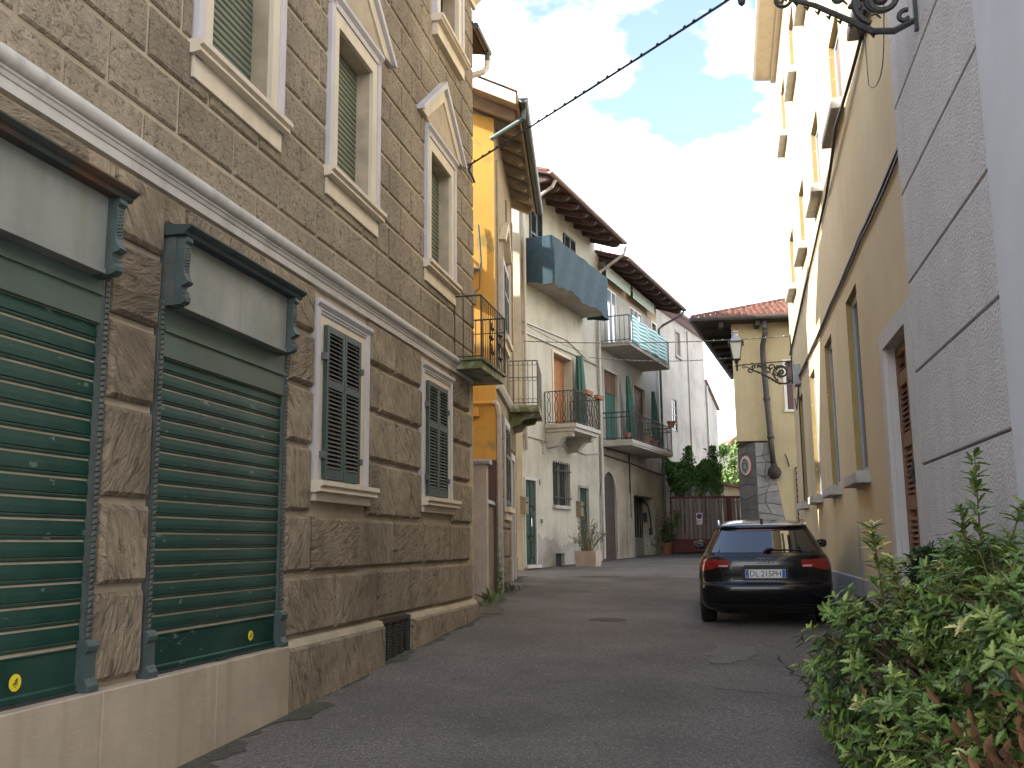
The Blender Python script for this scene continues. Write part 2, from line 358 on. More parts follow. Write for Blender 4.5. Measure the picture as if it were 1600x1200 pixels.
# ------------------------------------------------------------------ ground
def gz(x, y):
    b = np.interp(y, [-60, 0, 6.5, 8, 10, 13.65, 18, 25, 37, 50, 120, 800], [-1.2, .18, .42, .47, .53, .64, .86, 1.14, 1.34, 1.42, 1.6, 2.])
    return float(b + .11*math.exp(-((x+1.0)**2)/2.2-((y-14.0)**2)/14.))
def ground():
    xs = sorted(set([-700, -300, -120, -60, -30, -20]+[round(-12+.5*i, 2) for i in range(61)]+[22, 30, 60, 120, 300, 700]))
    ys = sorted(set([-700, -300, -120, -60, -30, -20]+[round(-12+.5*i, 2) for i in range(125)]+[55, 60, 80, 120, 300, 800]))
    mb = MB()
    V = [(x, y, gz(x, y)) for y in ys for x in xs]; n = len(xs)
    mb.add(V, [(j*n+i, j*n+i+1, (j+1)*n+i+1, (j+1)*n+i) for j in range(len(ys)-1) for i in range(n-1)])
    mb.build('street', 'asphalt', smooth=True, fix=False, kind='structure')
ground()
def patch(name, pts, mat, lift=.006):
    mb = MB(); V = [(x, y, gz(x, y)+lift) for x, y in pts]
    cx = sum(p[0] for p in pts)/len(pts); cy = sum(p[1] for p in pts)/len(pts)
    V.append((cx, cy, gz(cx, cy)+lift)); n = len(pts)
    mb.add(V, [(i, (i+1) % n, n) for i in range(n)]); return mb.build(name, mat, fix=False, kind='structure')
def blob(cx, cy, rx, ry, n=22, j=.22, rot=0.):
    o = []
    for i in range(n):
        a = 2*math.pi*i/n; r = 1+random.uniform(-j, j); x, y = rx*r*math.cos(a), ry*r*math.sin(a)
        o.append((cx+x*math.cos(rot)-y*math.sin(rot), cy+x*math.sin(rot)+y*math.cos(rot)))
    return o
patch('asphalt_patch', blob(2.35, 11.0, .26, .75, 26, .3, -.2), 'asphalt_pale')
patch('asphalt_patch', blob(1.32, 14.3, .27, .2, 20, .15), 'asphalt_dark')
patch('asphalt_patch', blob(.2, 20.3, .5, .45, 20, .25), 'asphalt_pale')
patch('asphalt_patch', blob(1.9, 22.2, .6, .25, 20, .25), 'asphalt_dark')
patch('drain_strip', [(1.0, 19.3), (2.2, 17.6), (2.28, 17.68), (1.08, 19.4)], 'asphalt_pale')
def strip(name, pts, wdt, mat, lift=.007, jit=.3):
    mb = MB(); L_, R_ = [], []
    for k, (x, y) in enumerate(pts):
        a = pts[max(0, k-1)]; b_ = pts[min(len(pts)-1, k+1)]; dx, dy = b_[0]-a[0], b_[1]-a[1]; l = math.hypot(dx, dy) or 1
        h = wdt*.5*random.uniform(1-jit, 1+jit)*(0.15 if k in (0, len(pts)-1) else 1.)
        for q, sg in ((L_, 1), (R_, -1)): X, Y = x-dy/l*h*sg, y+dx/l*h*sg; q.append((X, Y, gz(X, Y)+lift))
    n = len(pts); mb.add(L_+R_, [(k, k+1, n+k+1, n+k) for k in range(n-1)]); mb.build(name, mat, fix=False, kind='structure')
def wander(p, q, n, amp): return [(p[0]+(q[0]-p[0])*k/n+random.gauss(0, amp), p[1]+(q[1]-p[1])*k/n+random.gauss(0, amp)) for k in range(n+1)]
for p, q, n, wd in (((2.75, 10.8), (2.35, 6.9), 30, .014), ((2.52, 8.3), (1.7, 8.9), 10, .014), ((2.2, 7.3), (2.0, 5.4), 12, .012)):
    strip('asphalt_crack', wander(p, q, n, .018), wd, 'asphalt_crack', .008, .6)
# grime gathered along the foot of the walls
def foot(x0, y0, x1, y1, n, wd):
    pts = [(x0+(x1-x0)*k/n, y0+(y1-y0)*k/n) for k in range(n+1)]; dx, dy = x1-x0, y1-y0; l = math.hypot(dx, dy); nx, ny = dy/l, -dx/l
    inn = [(x-nx*.1, y-ny*.1) for x, y in pts]; wv_ = [wd*(1+.35*math.sin(k*.45+x0)+.2*math.sin(k*1.3)+random.gauss(0, .14)) for k in range(n+1)]; o = [(x+nx*q_, y+ny*q_) for (x, y), q_ in zip(pts, wv_)]
    mb = MB(); V = [(x, y, gz(x, y)+.005) for x, y in inn+o]; mb.add(V, [(k, k+1, n+k+2, n+k+1) for k in range(n)]); mb.build('edge_grime', 'edge_grime', fix=False, kind='structure')
foot(-3.25, 1.5, -1.78, 8.42, 70, .24); foot(-1.74, 8.6, -.50, 14.2, 60, .13); foot(-.38, 14.4, -.28, 18.0, 30, .16); foot(-.2, 17.9, .1, 22.6, 30, .16); foot(.45, 25., 5.6, 37.0, 80, .12); foot(5.4, 17.3, 4.25, 12., 40, .16)
mb = MB()
for i in range(520):
    x, y = random.uniform(-2.4, 3.6), random.uniform(4.5, 20)
    if y > 13 and 2.2 < x: continue
    if x < -2.4+.215*(y-5): continue
    r = random.uniform(.003, .007)*(1.+(random.random() < .03)*1.6); z = gz(x, y)+.003
    a = random.random()*3
    p = [(x+r*math.cos(a+k*1.57)*random.uniform(.6, 1.3), y+r*math.sin(a+k*1.57)*random.uniform(.6, 1.3), z) for k in range(4)]
    p.append((x, y, z+r*.8)); mb.add(p, [(0, 1, 4), (1, 2, 4), (2, 3, 4), (3, 0, 4)])
mb.build('loose_grit', 'gravel_bits', fix=False, kind='stuff')

# ------------------------------------------------------------------ shared builders
def local(fr): return Frame(0, 0, 0, fr.side, 0.)
def railing(fr, parent, path, zt, h, pitch, name='railing', mat='iron', bar_r=.007, rails=(0., 1.), top_r=.014, label=None, bars=True, stuff=False):
    """rails along a path of (s,o) corners; each upright is a mesh of its own unless it is too small to pick apart"""
    mb = MB(fr)
    for q in rails: mb.tube([(a, o, zt+h*q) for a, o in path], top_r if q > .99 else top_r*.8, 5)
    for a, o in path: mb.tube([(a, o, zt-.02), (a, o, zt+h)], top_r, 5)
    pos = []
    for (a0, o0), (a1, o1) in zip(path[:-1], path[1:]):
        L = math.hypot(a1-a0, o1-o0); n = max(1, round(L/pitch))
        for i in range(1, n): pos.append((a0+(a1-a0)*i/n, o0+(o1-o0)*i/n))
    if stuff and bars:
        for a, o in pos: mb.tube([(a, o, zt), (a, o, zt+h)], bar_r, 4, False)
    r = mb.build(name, mat, parent, label=label)
    if bars and not stuff:
        b = MB(local(fr)); b.tube([(0, 0, 0), (0, 0, h)], bar_r, 5); me = b.mesh('bar', mat)
        for a, o in pos: inst('bar', me, r, fr.loc(a, o, zt))
    return r
def spiral(cx, cy, r0_, r1_, a0, a1, n=16):
    return [(cx+(r0_+(r1_-r0_)*i/n)*math.cos(a0+(a1-a0)*i/n), cy+(r0_+(r1_-r0_)*i/n)*math.sin(a0+(a1-a0)*i/n)) for i in range(n+1)]
def louvre_leaf(fr, parent, s0, s1, z0, z1, o, split=.62, pitch=.037, frame_mat='shutter_green', slat_mat='louvre_grey', st=.05, as_parts=True, slope=1):
    mb = MB(fr); th = .035
    mb.box(s0, s0+st, o, o+th, z0, z1); mb.box(s1-st, s1, o, o+th, z0, z1)
    zs = [z0+.09, z0+(z1-z0)*split-.035, z0+(z1-z0)*split+.035, z1-.06]
    mb.box(s0+st, s1-st, o, o+th, z0, zs[0]); mb.box(s0+st, s1-st, o, o+th, zs[1], zs[2]); mb.box(s0+st, s1-st, o, o+th, zs[3], z1)
    leaf = mb.build('shutter', frame_mat, parent)
    wdt = s1-s0-2*st
    def slat(b, a, oo, z): b.add([(a, oo-.016, z+.021), (a+wdt, oo-.016, z+.021), (a+wdt, oo+.013, z-.006), (a, oo+.013, z-.006), (a, oo-.011, z+.027), (a+wdt, oo-.011, z+.027), (a+wdt, oo+.018, z), (a, oo+.018, z)],
                                 [(0, 1, 2, 3), (4, 7, 6, 5), (3, 2, 6, 7), (0, 4, 5, 1), (0, 3, 7, 4), (1, 5, 6, 2)])
    pos = []
    for a, b in ((zs[0], zs[1]), (zs[2], zs[3])):
        n = max(1, int((b-a)/pitch))
        pos += [a+(b-a)*(i+.3)/n for i in range(n)]
    if as_parts:
        b = MB(local(fr)); slat(b, 0, 0, 0); me = b.mesh('slat', slat_mat)
        for z in pos: inst('slat', me, leaf, fr.loc(s0+st, o+th*.5, z))
    else:
        b = MB(fr)
        for z in pos: slat(b, s0+st, o+th*.5, z)
        b.build('slats', slat_mat, leaf, kind='stuff')
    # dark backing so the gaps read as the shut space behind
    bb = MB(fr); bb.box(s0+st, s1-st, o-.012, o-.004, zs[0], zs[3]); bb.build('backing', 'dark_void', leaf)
    return leaf
def roller(fr, parent, s0, s1, z0, z1, o, pitch, mat, name='roller_blind', rib=.006, as_parts=True):
    fm = MB(fr); fm.box(s0, s1, o-.03, o-.012, z0, z1); root = fm.build(name, mat, parent)
    def slat(b, a0, a1, oo, z):
        b.prism([(oo-.014, z), (oo-.012, z+pitch*.06), (oo+rib*.55, z+pitch*.09), (oo+rib*.7, z+pitch*.15), (oo+rib*.2, z+pitch*.20), (oo-.001, z+pitch*.24), (oo+rib*.9, z+pitch*.30), (oo+rib*.75, z+pitch*.6), (oo+rib*.2, z+pitch*.97), (oo-.014, z+pitch)], 's', a0, a1)
    n = int(round((z1-z0)/pitch))
    if as_parts:
        b = MB(local(fr)); slat(b, 0, s1-s0, 0, 0); me = b.mesh('slat', mat)
        for i in range(n): inst('slat', me, root, fr.loc(s0, o, z0+i*pitch))
    else:
        b = MB(fr)
        for i in range(n): slat(b, s0, s1, o, z0+i*pitch)
        b.build('slats', mat, root, kind='stuff')
    return root
def subtract(rect, cuts, mn=.07):
    rs = [rect]
    for c in cuts:
        nr = []
        for a0, a1, b0, b1 in rs:
            if c[0] >= a1 or c[1] <= a0 or c[2] >= b1 or c[3] <= b0: nr.append((a0, a1, b0, b1)); continue
            if c[0] > a0: nr.append((a0, c[0], b0, b1))
            if c[1] < a1: nr.append((c[1], a1, b0, b1))
            m0, m1 = max(a0, c[0]), min(a1, c[1])
            if c[3] < b1: nr.append((m0, m1, c[3], b1))
            if c[2] > b0: nr.append((m0, m1, b0, c[2]))
        rs = nr
    return [r for r in rs if r[1]-r[0] > mn and r[3]-r[2] > mn]
def window_surround(fr, parent, s0, s1, z0, z1, bw, o, mats, name='window_surround', top=None):
    mb = MB(fr)
    mb.box(s0, s0+bw, 0, o, z0, z1); mb.box(s1-bw, s1, 0, o, z0, z1); mb.box(s0+bw, s1-bw, 0, o, z1-bw, z1)
    return mb.build(name, mats, parent)
def sill_profile(fr, parent, s0, s1, ztop, o=.14, h=.22):
    mb = MB(fr)
    mb.prism([(0, ztop), (o, ztop), (o, ztop-.04), (o-.03, ztop-.055), (o-.02, ztop-.09), (o-.075, ztop-.10), (0, ztop-.10)], 's', s0-.04, s1+.04)
    mb.prism([(0, ztop-.102), (o-.085, ztop-.102), (o-.085, ztop-h), (0, ztop-h)], 's', s0, s1)
    return mb.build('window_sill', 'cream_frame', parent)

# ------------------------------------------------------------------ stone building on the left
FA = Frame(-.65, 13.7, 11.97, -1, gz(-1, 12))
A = thing('stone_building', 'long brown rusticated stone building with green roller shutters on the left', 'building', FA)
A_S1, A_S0 = .40, -13.5
AZ = 10.0
mb = MB(FA)
uw = [(-6.80, 5.24, 6.72), (-4.45, 5.24, 6.72), (-1.35, 5.24, 6.72)]
holes = [(c-.47, c+.47, a, b, .17) for c, a, b in uw] + [(-1.49, -.55, 8.66, 9.6, .25)]
holes_wall(mb, A_S0, A_S1, -.6, AZ, holes); reveals(mb, holes); shell(mb, A_S0, A_S1, -.6, AZ, 10.)
mb.build('wall', 'stone_joint', A)
# upper courses
JZ = [4.08]+[round(4.48+.3715*i, 3) for i in range(16)]
cuts = [(c-.70, c+.70, 5.0, 7.03) for c, _, _ in uw] + [(-1.73, -.3, 8.36, 9.9)]
for i in range(len(JZ)-1):
    z0, z1 = JZ[i], JZ[i+1]
    if z0 > 9.9: break
    z1 = min(z1, 9.93)
    off = -8.79 if i % 2 == 0 else -8.40
    k0 = math.floor((-11.6-off)/.775); s = off+.775*k0
    while s < A_S1:
        a0, a1 = max(s, -12.), min(s+.775, A_S1)
        for r in subtract((a0+.019, a1-.019 if a1 < A_S1 else a1+.02, z0+.018, z1-.018), cuts):
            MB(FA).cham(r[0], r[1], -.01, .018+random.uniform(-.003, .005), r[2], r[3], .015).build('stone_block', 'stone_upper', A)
        s += .775
# lower courses
LZ = [1.02, 1.53, 2.03, 2.60, 3.10, 3.58, 4.03]
lw = [(-5.35, -4.01, 2.30, 3.92), (-2.22, -.88, 2.30, 3.92)]
cuts = [(a-.02, b+.02, 2.13, d+.03) for a, b, c, d in lw]
shop_cuts = [(-10.6, -5.85, .9, 3.30), (-7.77, -5.98, 3.1, 3.82), (-10.9, -8.35, 3.1, 3.82)]
for i in range(6):
    z0, z1 = LZ[i], LZ[i+1]
    off = (-4.77 if i % 2 == 0 else -5.33)
    s = off-1.08*7
    while s < .2:
        a0, a1 = max(s, -12.), min(s+1.08, .17)
        rects = [(a0, a1)]
        if a0 < -8.28 < a1: rects = [(a0, -8.28), (-8.28, a1)]
        for b0, b1 in rects:
            for r in subtract((b0+.02, b1-.02 if b1 < .17 else b1, z0+.022, z1-.022), cuts+shop_cuts, .09):
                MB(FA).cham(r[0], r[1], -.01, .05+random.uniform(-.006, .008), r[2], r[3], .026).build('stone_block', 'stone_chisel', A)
        s += 1.08
for z0, z1 in ((.995, 1.53), (1.53, 2.03), (2.03, 2.60), (2.60, 3.10), (3.10, 3.58)):
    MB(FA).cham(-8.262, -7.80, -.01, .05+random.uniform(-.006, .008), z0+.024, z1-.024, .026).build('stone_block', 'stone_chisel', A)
# plinth blocks, following the rising street
def plinth(a0, a1):
    MB(FA).cham(a0, a1, -.02, .10, -.2, .955, .02).build('plinth_block', 'stone_chisel', A)
    MB(FA).prism([(0, .957), (.075, .957), (.055, 1.0), (0, 1.02)], 's', a0, a1).build('plinth_cap', 'stone_joint', A)
plinth(-5.86, -3.57); plinth(-2.62, .30)
# cellar vent
mb = MB(FA); mb.box(-3.55, -2.64, -.2, -.02, .2, 1.0); mb.build('vent_recess', 'dark_void', A)
mb = MB(FA); mb.box(-3.55, -2.64, .0, .05, .97, 1.01); mb.box(-3.55, -3.51, .0, .05, .4, .97); mb.box(-2.68, -2.64, .0, .05, .4, .97)
for s in (-3.33, -3.1, -2.87): mb.box(s-.012, s+.012, .01, .035, .4, .97)
vent = mb.build('vent_grille', 'iron', A)
b = MB(local(FA)); b.box(0, .83, -.004, .012, 0, .016); me = b.mesh('slat', 'iron')
for i in range(16): inst('slat', me, vent, FA.loc(-3.51, .008, .48+i*.03))
# string course
mb = MB(FA)
tor = [(.055+.045*math.cos(a), 4.197+.05*math.sin(a)) for a in [-1.45+2.9*k/12 for k in range(13)]]
mb.prism([(0, 4.037), (.038, 4.037), (.038, 4.098), (.046, 4.102), (.05, 4.114), (.053, 4.126), (.062, 4.132), (.062, 4.146)]+tor+[(.045, 4.251), (0, 4.258)], 's', A_S0, .30)
mb.build('string_course', 'moulding', A)
# crowning moulding and roof
mb = MB(FA); mb.prism([(0, AZ-.05), (.05, AZ-.05), (.06, AZ+.02), (.14, AZ+.10), (.16, AZ+.18), (.16, AZ+.22), (0, AZ+.22)], 's', A_S0, A_S1+.1); mb.build('cornice', 'cream_frame', A)
mb = MB(FA)
mb.add([(A_S0, .15, AZ+.2), (A_S1, .15, AZ+.2), (A_S1, -10, AZ+.2), (A_S0, -10, AZ+.2), (A_S0+5, -5, AZ+1.5), (A_S1-5, -5, AZ+1.5)],
       [(0, 1, 5, 4), (1, 2, 5), (2, 3, 4, 5), (3, 0, 4), (3, 2, 1, 0)])
mb.build('roof', 'tile_red', A)
# eave of the narrow wing past the corner, with gutter and pale elbow pipe
mb = MB(FA); mb.box(A_S1+.01, 1.05, -9., -.85, -.5, 9.6); mb.build('side_wing', 'yellow_paint', A)
mb = MB(FA); mb.prism([(.0, 9.62), (.02, 9.74), (-3., 10.5), (-3., 10.36), (-.85, 9.78)], 's', A_S1+.03, 1.30); e = mb.build('wing_eave', 'eave_dark', A)
mb = MB(FA); mb.tube([(A_S1+.03, .06, 9.66), (1.34, .06, 9.66)], .055, 8); mb.build('gutter', 'gutter_iron', e)
mb = MB(FA); mb.tube([(1.22, .06, 9.64), (1.22, .06, 9.46)], .045, 8); mb.build('gutter_outlet', 'gutter_iron', e)
mb = MB(FA); mb.tube([(1.22, .06, 9.46), (1.22, .055, 9.36), (1.2, .0, 9.28), (1.1, -.5, 9.12), (1.06, -.8, 9.02)], .05, 8); mb.build('drain_elbow', 'pipe_white', e)
# ground floor windows
for a, b_, c, d in lw:
    mb = MB(FA); mb.box(a+.08, b_-.08, -.02, .03, c, d-.08); pan = mb.build('window_panel', 'cream_frame', A)
    window_surround(FA, A, a, b_, c, d, .085, .055, 'lilac_frame')
    mb = MB(FA); mb.prism([(.055, d-.07), (.085, d-.035), (.085, d), (.055, d)], 's', a-.01, b_+.01); mb.prism([(.0, d-.086), (.045, d-.086), (.045, d-.105), (.032, d-.12), (0, d-.12)], 's', a+.086, b_-.086); mb.build('window_head', 'lilac_frame', A)
    mid = (a+b_)/2-.04; hw = .425
    for q in (0, 1):
        s0, s1 = (mid-hw, mid-.004) if q == 0 else (mid+.004, mid+hw)
        lf = louvre_leaf(FA, A, s0, s1, c+.04, c+1.42, .036)
        for zz in (c+.25, c+1.13):
            e = MB(FA)
            ss = s0 if q == 0 else s1
            e.box(ss-.045 if q == 0 else ss+.001, ss-.001 if q == 0 else ss+.045, .03, .085, zz-.03, zz+.03)
            e.build('hinge', 'iron_grey', lf)
    sill_profile(FA, A, a, b_, c+.012, .16, .17+.0)
# first floor windows
for c, z0, z1 in uw:
    mb = MB(FA)
    mb.box(c-.69, c-.60, 0, .055, 5.12, 6.96); mb.box(c+.60, c+.69, 0, .055, 5.12, 6.96)
    mb.prism([(0, 6.87), (.055, 6.87), (.055, 6.93), (.09, 6.965), (.09, 7.0), (0, 7.0)], 's', c-.70, c+.70)
    mb.build('window_surround', 'lilac_frame', A)
    mb = MB(FA)
    mb.box(c-.597, c-.472, -.165, .04, z0, 6.865); mb.box(c+.472, c+.597, -.165, .04, z0, 6.865); mb.box(c-.472, c+.472, -.165, .04, z1+.002, 6.865)
    mb.build('window_lining', 'cream_frame', A)
    sill_profile(FA, A, c-.70, c+.68, z0-.02, .125, .26)
    roller(FA, A, c-.47, c+.47, z0-.005, z1+.001, -.148, .058, 'blind_green', as_parts=(c > -7))
    mb = MB(FA)   # raking mouldings of the small pediment
    for sg in (-1, 1):
        base, ap = (c+sg*1.0, 7.06), (c, 7.80)
        mb.prism([(c+sg*.98, 7.05), (c+sg*.74, 7.05), (c, 7.585), (c, 7.77)], 'o', 0, .07)
    p = mb.build('pediment', 'cream_frame', A)
    mb = MB(FA)
    for sg in (-1, 1): mb.prism([(c+sg*1.03, 7.035), (c+sg*1.03, 7.085), (c, 7.87), (c, 7.775), (c+sg*.985, 7.045)], 'o', 0, .115)
    mb.build('pediment_moulding', 'lilac_frame', p)
    mb = MB(FA); mb.prism([(c-.745, 7.045), (c+.745, 7.045), (c, 7.58)], 'o', 0, .05); mb.build('pediment_field', 'stone_joint', p)
# second floor window by the corner
mb = MB(FA); mb.box(-1.72, -1.63, 0, .085, 8.62, 9.85); mb.box(-.40, -.31, 0, .085, 8.62, 9.85); mb.box(-1.72, -.31, 0, .085, 9.85, 9.93); mb.build('window_surround', 'lilac_frame', A)
mb = MB(FA); mb.box(-1.627, -1.492, -.2, .062, 8.66, 9.85); mb.box(-.548, -.403, -.2, .062, 8.66, 9.85); mb.box(-1.492, -.548, -.2, .062, 9.602, 9.85); mb.build('window_lining', 'cream_frame', A)
sill_profile(FA, A, -1.70, -.33, 8.65, .17, .27)
mb = MB(FA); mb.box(-1.49, -.55, -.245, -.22, 8.64, 9.6); wp = mb.build('pane', 'glass_dark', A)
mb = MB(FA); mb.box(-1.49, -1.43, -.218, -.18, 8.67, 9.6); mb.box(-1.05, -.99, -.218, -.18, 8.67, 9.6); mb.box(-.61, -.55, -.218, -.18, 8.67, 9.6); mb.build('window_frame', 'shutter_green', wp)
# the marble slabs under the shop shutters
for a, b_ in ((-11.4, -10.), (-10., -8.272), (-8.272, -7.02), (-7.02, -5.875)):
    MB(FA).cham(a+.002, b_-.002, 0, .115, -.3, .985, .006).build('marble_slab', 'marble', A)
# shops
def shop(a, b_, sa, sb, pitch, zl, edge):
    mb = MB(FA); mb.box(a, b_, -.12, -.06, .96, 3.3); back = mb.build('shop_backing', 'green_panel', A)
    n = int((zl-1.22)/pitch)
    rs = roller(FA, A, a+.075, b_-.075, 1.235, 1.235+n*pitch, .0, pitch, 'green_slat', 'roller_shutter', .012)
    mb = MB(FA); mb.prism([(-.01, 1.0), (.012, 1.0), (.014, 1.03), (.004, 1.04), (.006, 1.21), (.014, 1.222), (-.01, 1.23)], 's', a+.075, b_-.075); bar = mb.build('bottom_rail', 'green_slat', rs)
    mb = MB(FA); mb.box(a+.075, b_-.075, .012, .03, .985, 1.0); mb.box((a+b_)/2-.07, (a+b_)/2+.07, .03, .055, .99, 1.005); mb.build('lock_bar', 'iron', rs)
    mb = MB(FA); mb.box(a+.075, b_-.075, -.03, .03, 1.237+n*pitch, 3.34); mb.box(a+.075, b_-.075, .03, .045, 1.237+n*pitch+.16, 1.237+n*pitch+.19); mb.build('lintel_panel', 'green_panel', A)
    for s0 in (a, b_-.075):
        mb = MB(FA); mb.box(s0, s0+.075, -.03, .032, .99, 3.32); g = mb.build('shutter_guide', 'guide_paint', A)
        mb = MB(FA)
        for i in range(64):
            z = 1.24+i*.0325; mb.cham(s0+.022, s0+.055, .028, .046, z, z+.026, .006)
        mb.build('beading', 'guide_paint', g, kind='stuff')
        mb = MB(FA); mb.prism([(.0, .985), (.085, .985), (.085, 1.02), (.07, 1.04), (.06, 1.06), (.056, 1.19), (.07, 1.205), (.076, 1.23), (.07, 1.245), (.05, 1.262), (.0, 1.265)], 's', s0-.012, s0+.087); mb.build('guide_foot', 'teal_iron', g)
    # sign box
    zb, zt = 3.285, 3.735
    mb = MB(FA); mb.box(sa+.1, sb-.1, .0, .115, zb, zt); sg = mb.build('sign_box', 'sign_sheet', A)
    mb = MB(FA); mb.box(sa+.1, sb-.1, .117, .125, zb, zb+.028); mb.build('sign_trim', 'sign_sheet', sg)
    for s0 in (sa, sb-.1):
        mb = MB(FA); mb.box(s0, s0+.1, 0, .112, zb-.005, zt); mb.build('box_side', 'guide_paint', sg)
        prof = [(0.110, zt), (0.180, zt), (0.185, zt-.03), (0.165, zt-.05), (0.168, zt-.12), (0.162, zt-.2), (0.172, zt-.26), (0.185, zt-.285), (0.198, zt-.30), (0.185, zt-.315), (0.152, zt-.325), (0.148, zt-.345), (0.170, zt-.365), (0.165, zt-.385), (0.182, zt-.405), (0.178, zt-.43), (0.150, zt-.447), (0.110, zt-.45)]
        mb = MB(FA); mb.prism(prof, 's', s0+.014, s0+.086)
        for i in range(9): mb.cham(s0+.024+.004*(i % 2), s0+.05, .15, .172, zt-.08-.02*i, zt-.064-.02*i, .006); mb.cham(s0+.05, s0+.076-.004*(i % 2), .15, .172, zt-.072-.02*i, zt-.056-.02*i, .006)
        mb.lathe([(.0, zt-.44), (.026, zt-.43), (.034, zt-.405), (.026, zt-.385), (0, zt-.376)], s0+.05, .165, 8)
        mb.build('console', 'teal_iron', sg)
    mb = MB(FA)
    mb.prism([(0, zt+.002), (.185, zt+.002), (.195, zt+.025), (.215, zt+.035), (.235, zt+.052), (.235, zt+.062), (0, zt+.075)], 's', sa-.03, sb+.03)
    mb.build('sign_cornice', edge, sg)
    return rs
rs1 = shop(-10.55, -8.285, -10.75, -8.375, .112, 3.02, 'rusty_edge')
rs2 = shop(-7.775, -5.86, -7.745, -6.0, .1015, 2.97, 'cornice_green')
def sticker(s, z, r, par):
    mb = MB(FA); n = 20
    def e(k, f=1.): return (s+r*f*math.cos(k), .0195, z+r*f*math.sin(k))
    mb.add([(s, .0195, z)]+[e(2*math.pi*i/n) for i in range(n)]+[(s+r*math.cos(2*math.pi*i/n), .0155, z+r*math.sin(2*math.pi*i/n)) for i in range(n)],
           [(0, 1+i, 1+(i+1) % n) for i in range(n)]+[(1+i, 1+n+i, 1+n+(i+1) % n, 1+(i+1) % n) for i in range(n)])
    st = mb.build('sticker', 'sticker_yellow', par, fix=False)
    mb = MB(FA); c, sn = math.cos(.75), math.sin(.75)
    for (u0, u1, v0, v1) in ((-.55, -.1, .05, .22), (.0, .5, .12, .3), (-.25, .35, -.12, .0), (-.5, .2, -.34, -.24), (-.1, .55, -.02, .06)):
        mb.add([(s+r*(u*c-v*sn), .0225, z+r*(u*sn+v*c)) for u, v in ((u0, v0), (u1, v0), (u1, v1), (u0, v1))], [(0, 1, 2, 3)])
    mb.build('sticker_print', 'sign_black', st, fix=False)
sticker(-8.855, 1.105, .042, rs1); sticker(-6.355, 1.11, .036, rs2)
# corner balcony over the side gate
mb = MB(FA); mb.box(-.70, .80, 0.005, .42, 4.20, 4.225); mb.box(-.66, .78, .005, .385, 4.09, 4.199); mb.box(.42, .78, -.85, .005, 4.09, 4.199)
bal = mb.build('balcony_slab', 'mossy_slab', A)
rl = railing(FA, A, [(-.68, .02), (-.68, .395), (.77, .395), (.77, -.6)], 4.225, .86, .115, rails=(.03, .72, 1.) if False else (.03, 1.), top_r=.013, bar_r=.0065)
mb = MB(FA); mb.tube([(.77, .39, 4.87), (.77, -.6, 4.87)], .008, 5)
for cs in (-.05, .45):
    for k, (zz, sg) in enumerate(((4.42, 1), (4.60, -1), (4.76, 1))):
        pts = spiral(cs+sg*.03, zz, .10, .02, math.pi*(.5 if sg > 0 else -.5), math.pi*(.5 if sg > 0 else -.5)+sg*4.6)
        mb.tube([(a, .40, z) for a, z in pts], .007, 5)
        for a, z in pts[-1:]+pts[6:7]: mb.lathe([(0, z-.03), (.022, z-.012), (.03, z), (.018, z+.018), (0, z+.03)], a, .40, 6)
pts = [(-.35+.65*math.sin(i/9*1.5), .40, 4.24+.2*(i/9)) for i in range(10)]
mb.tube(pts, .007, 5)
mb.build('scroll_work', 'iron', rl)

# ------------------------------------------------------------------ side gate between the stone and the yellow building
FG = Frame(-.56, 16.5, 6., -1, gz(-.6, 16.5))
G = thing('side_gate', 'pale green metal side gate with concrete post beside the yellow wall', 'gate', FG)
mb = MB(FG); mb.box(-.14, .13, -.14, .13, .3, 3.08); mb.build('gate_post', 'post_concrete', G)
mb = MB(FG); mb.prism([(-.2, 3.08), (.19, 3.08), (.19, 3.13), (.15, 3.16), (-.16, 3.16), (-.2, 3.13)], 'o', -.2, .19); mb.build('post_cap', 'meter_grey', G)
mb = MB(FG); mb.box(-.03, .02, -.9, -.15, .62, 2.55); gp = mb.build('gate_panel', 'gate_pale', G)
mb = MB(FG); mb.box(-.045, -.03, -.9, -.15, 1.66, 1.69); mb.box(-.045, -.03, -.9, -.15, 1.58, 1.61); mb.box(-.045, .03, -.9, -.15, 2.5, 2.56); mb.build('gate_rail', 'gate_pale', gp)
b = MB(local(FG)); b.prism([(-.035, 0), (.035, 0), (.035, .35), (.0, .5), (-.035, .35)], 's', -.01, .01); me = b.mesh('picket', 'gate_pale')
for i in range(7): inst('picket', me, gp, FG.loc(0, -.84+i*.105, 2.56))
mb = MB(FG); mb.box(.135, 1.35, -.06, .06, .3, 2.45); mb.build('low_wall', 'stone_chisel', G)
mb = MB(FG); mb.prism([(-.1, 2.452), (.1, 2.452), (.08, 2.52), (-.08, 2.52)], 's', .135, 1.35); mb.build('wall_coping', 'meter_grey', G)

# ------------------------------------------------------------------ yellow house with the timber eaves
FB = Frame(-.30, 18.0, 4.2, -1, gz(-.4, 18.5))
B = thing('yellow_house', 'narrow house with yellow end wall, rusticated front and deep timber eaves', 'house', FB)
BL = 4.6
mb = MB(FB)
bw = [(1.30, 2.35, 2.50, 4.10, .12), (1.30, 2.35, 5.9, 7.35, .12), (3.0, 3.7, 1.1, 3.5, .2)]
holes_wall(mb, 0, BL, -.2, 9.9, bw); reveals(mb, bw); mb.build('front_wall', 'aged_render', B)
mb = MB(FB)
mb.quad((0, 0, -.2), (0, -9, -.2), (0, -9, 12.6), (0, 0, 9.9)); mb.quad((BL, 0, -.2), (BL, 0, 9.9), (BL, -9, 12.6), (BL, -9, -.2)); mb.quad((0, -9, -.2), (BL, -9, -.2), (BL, -9, 12.6), (0, -9, 12.6))
mb.build('end_wall', 'yellow_paint', B)
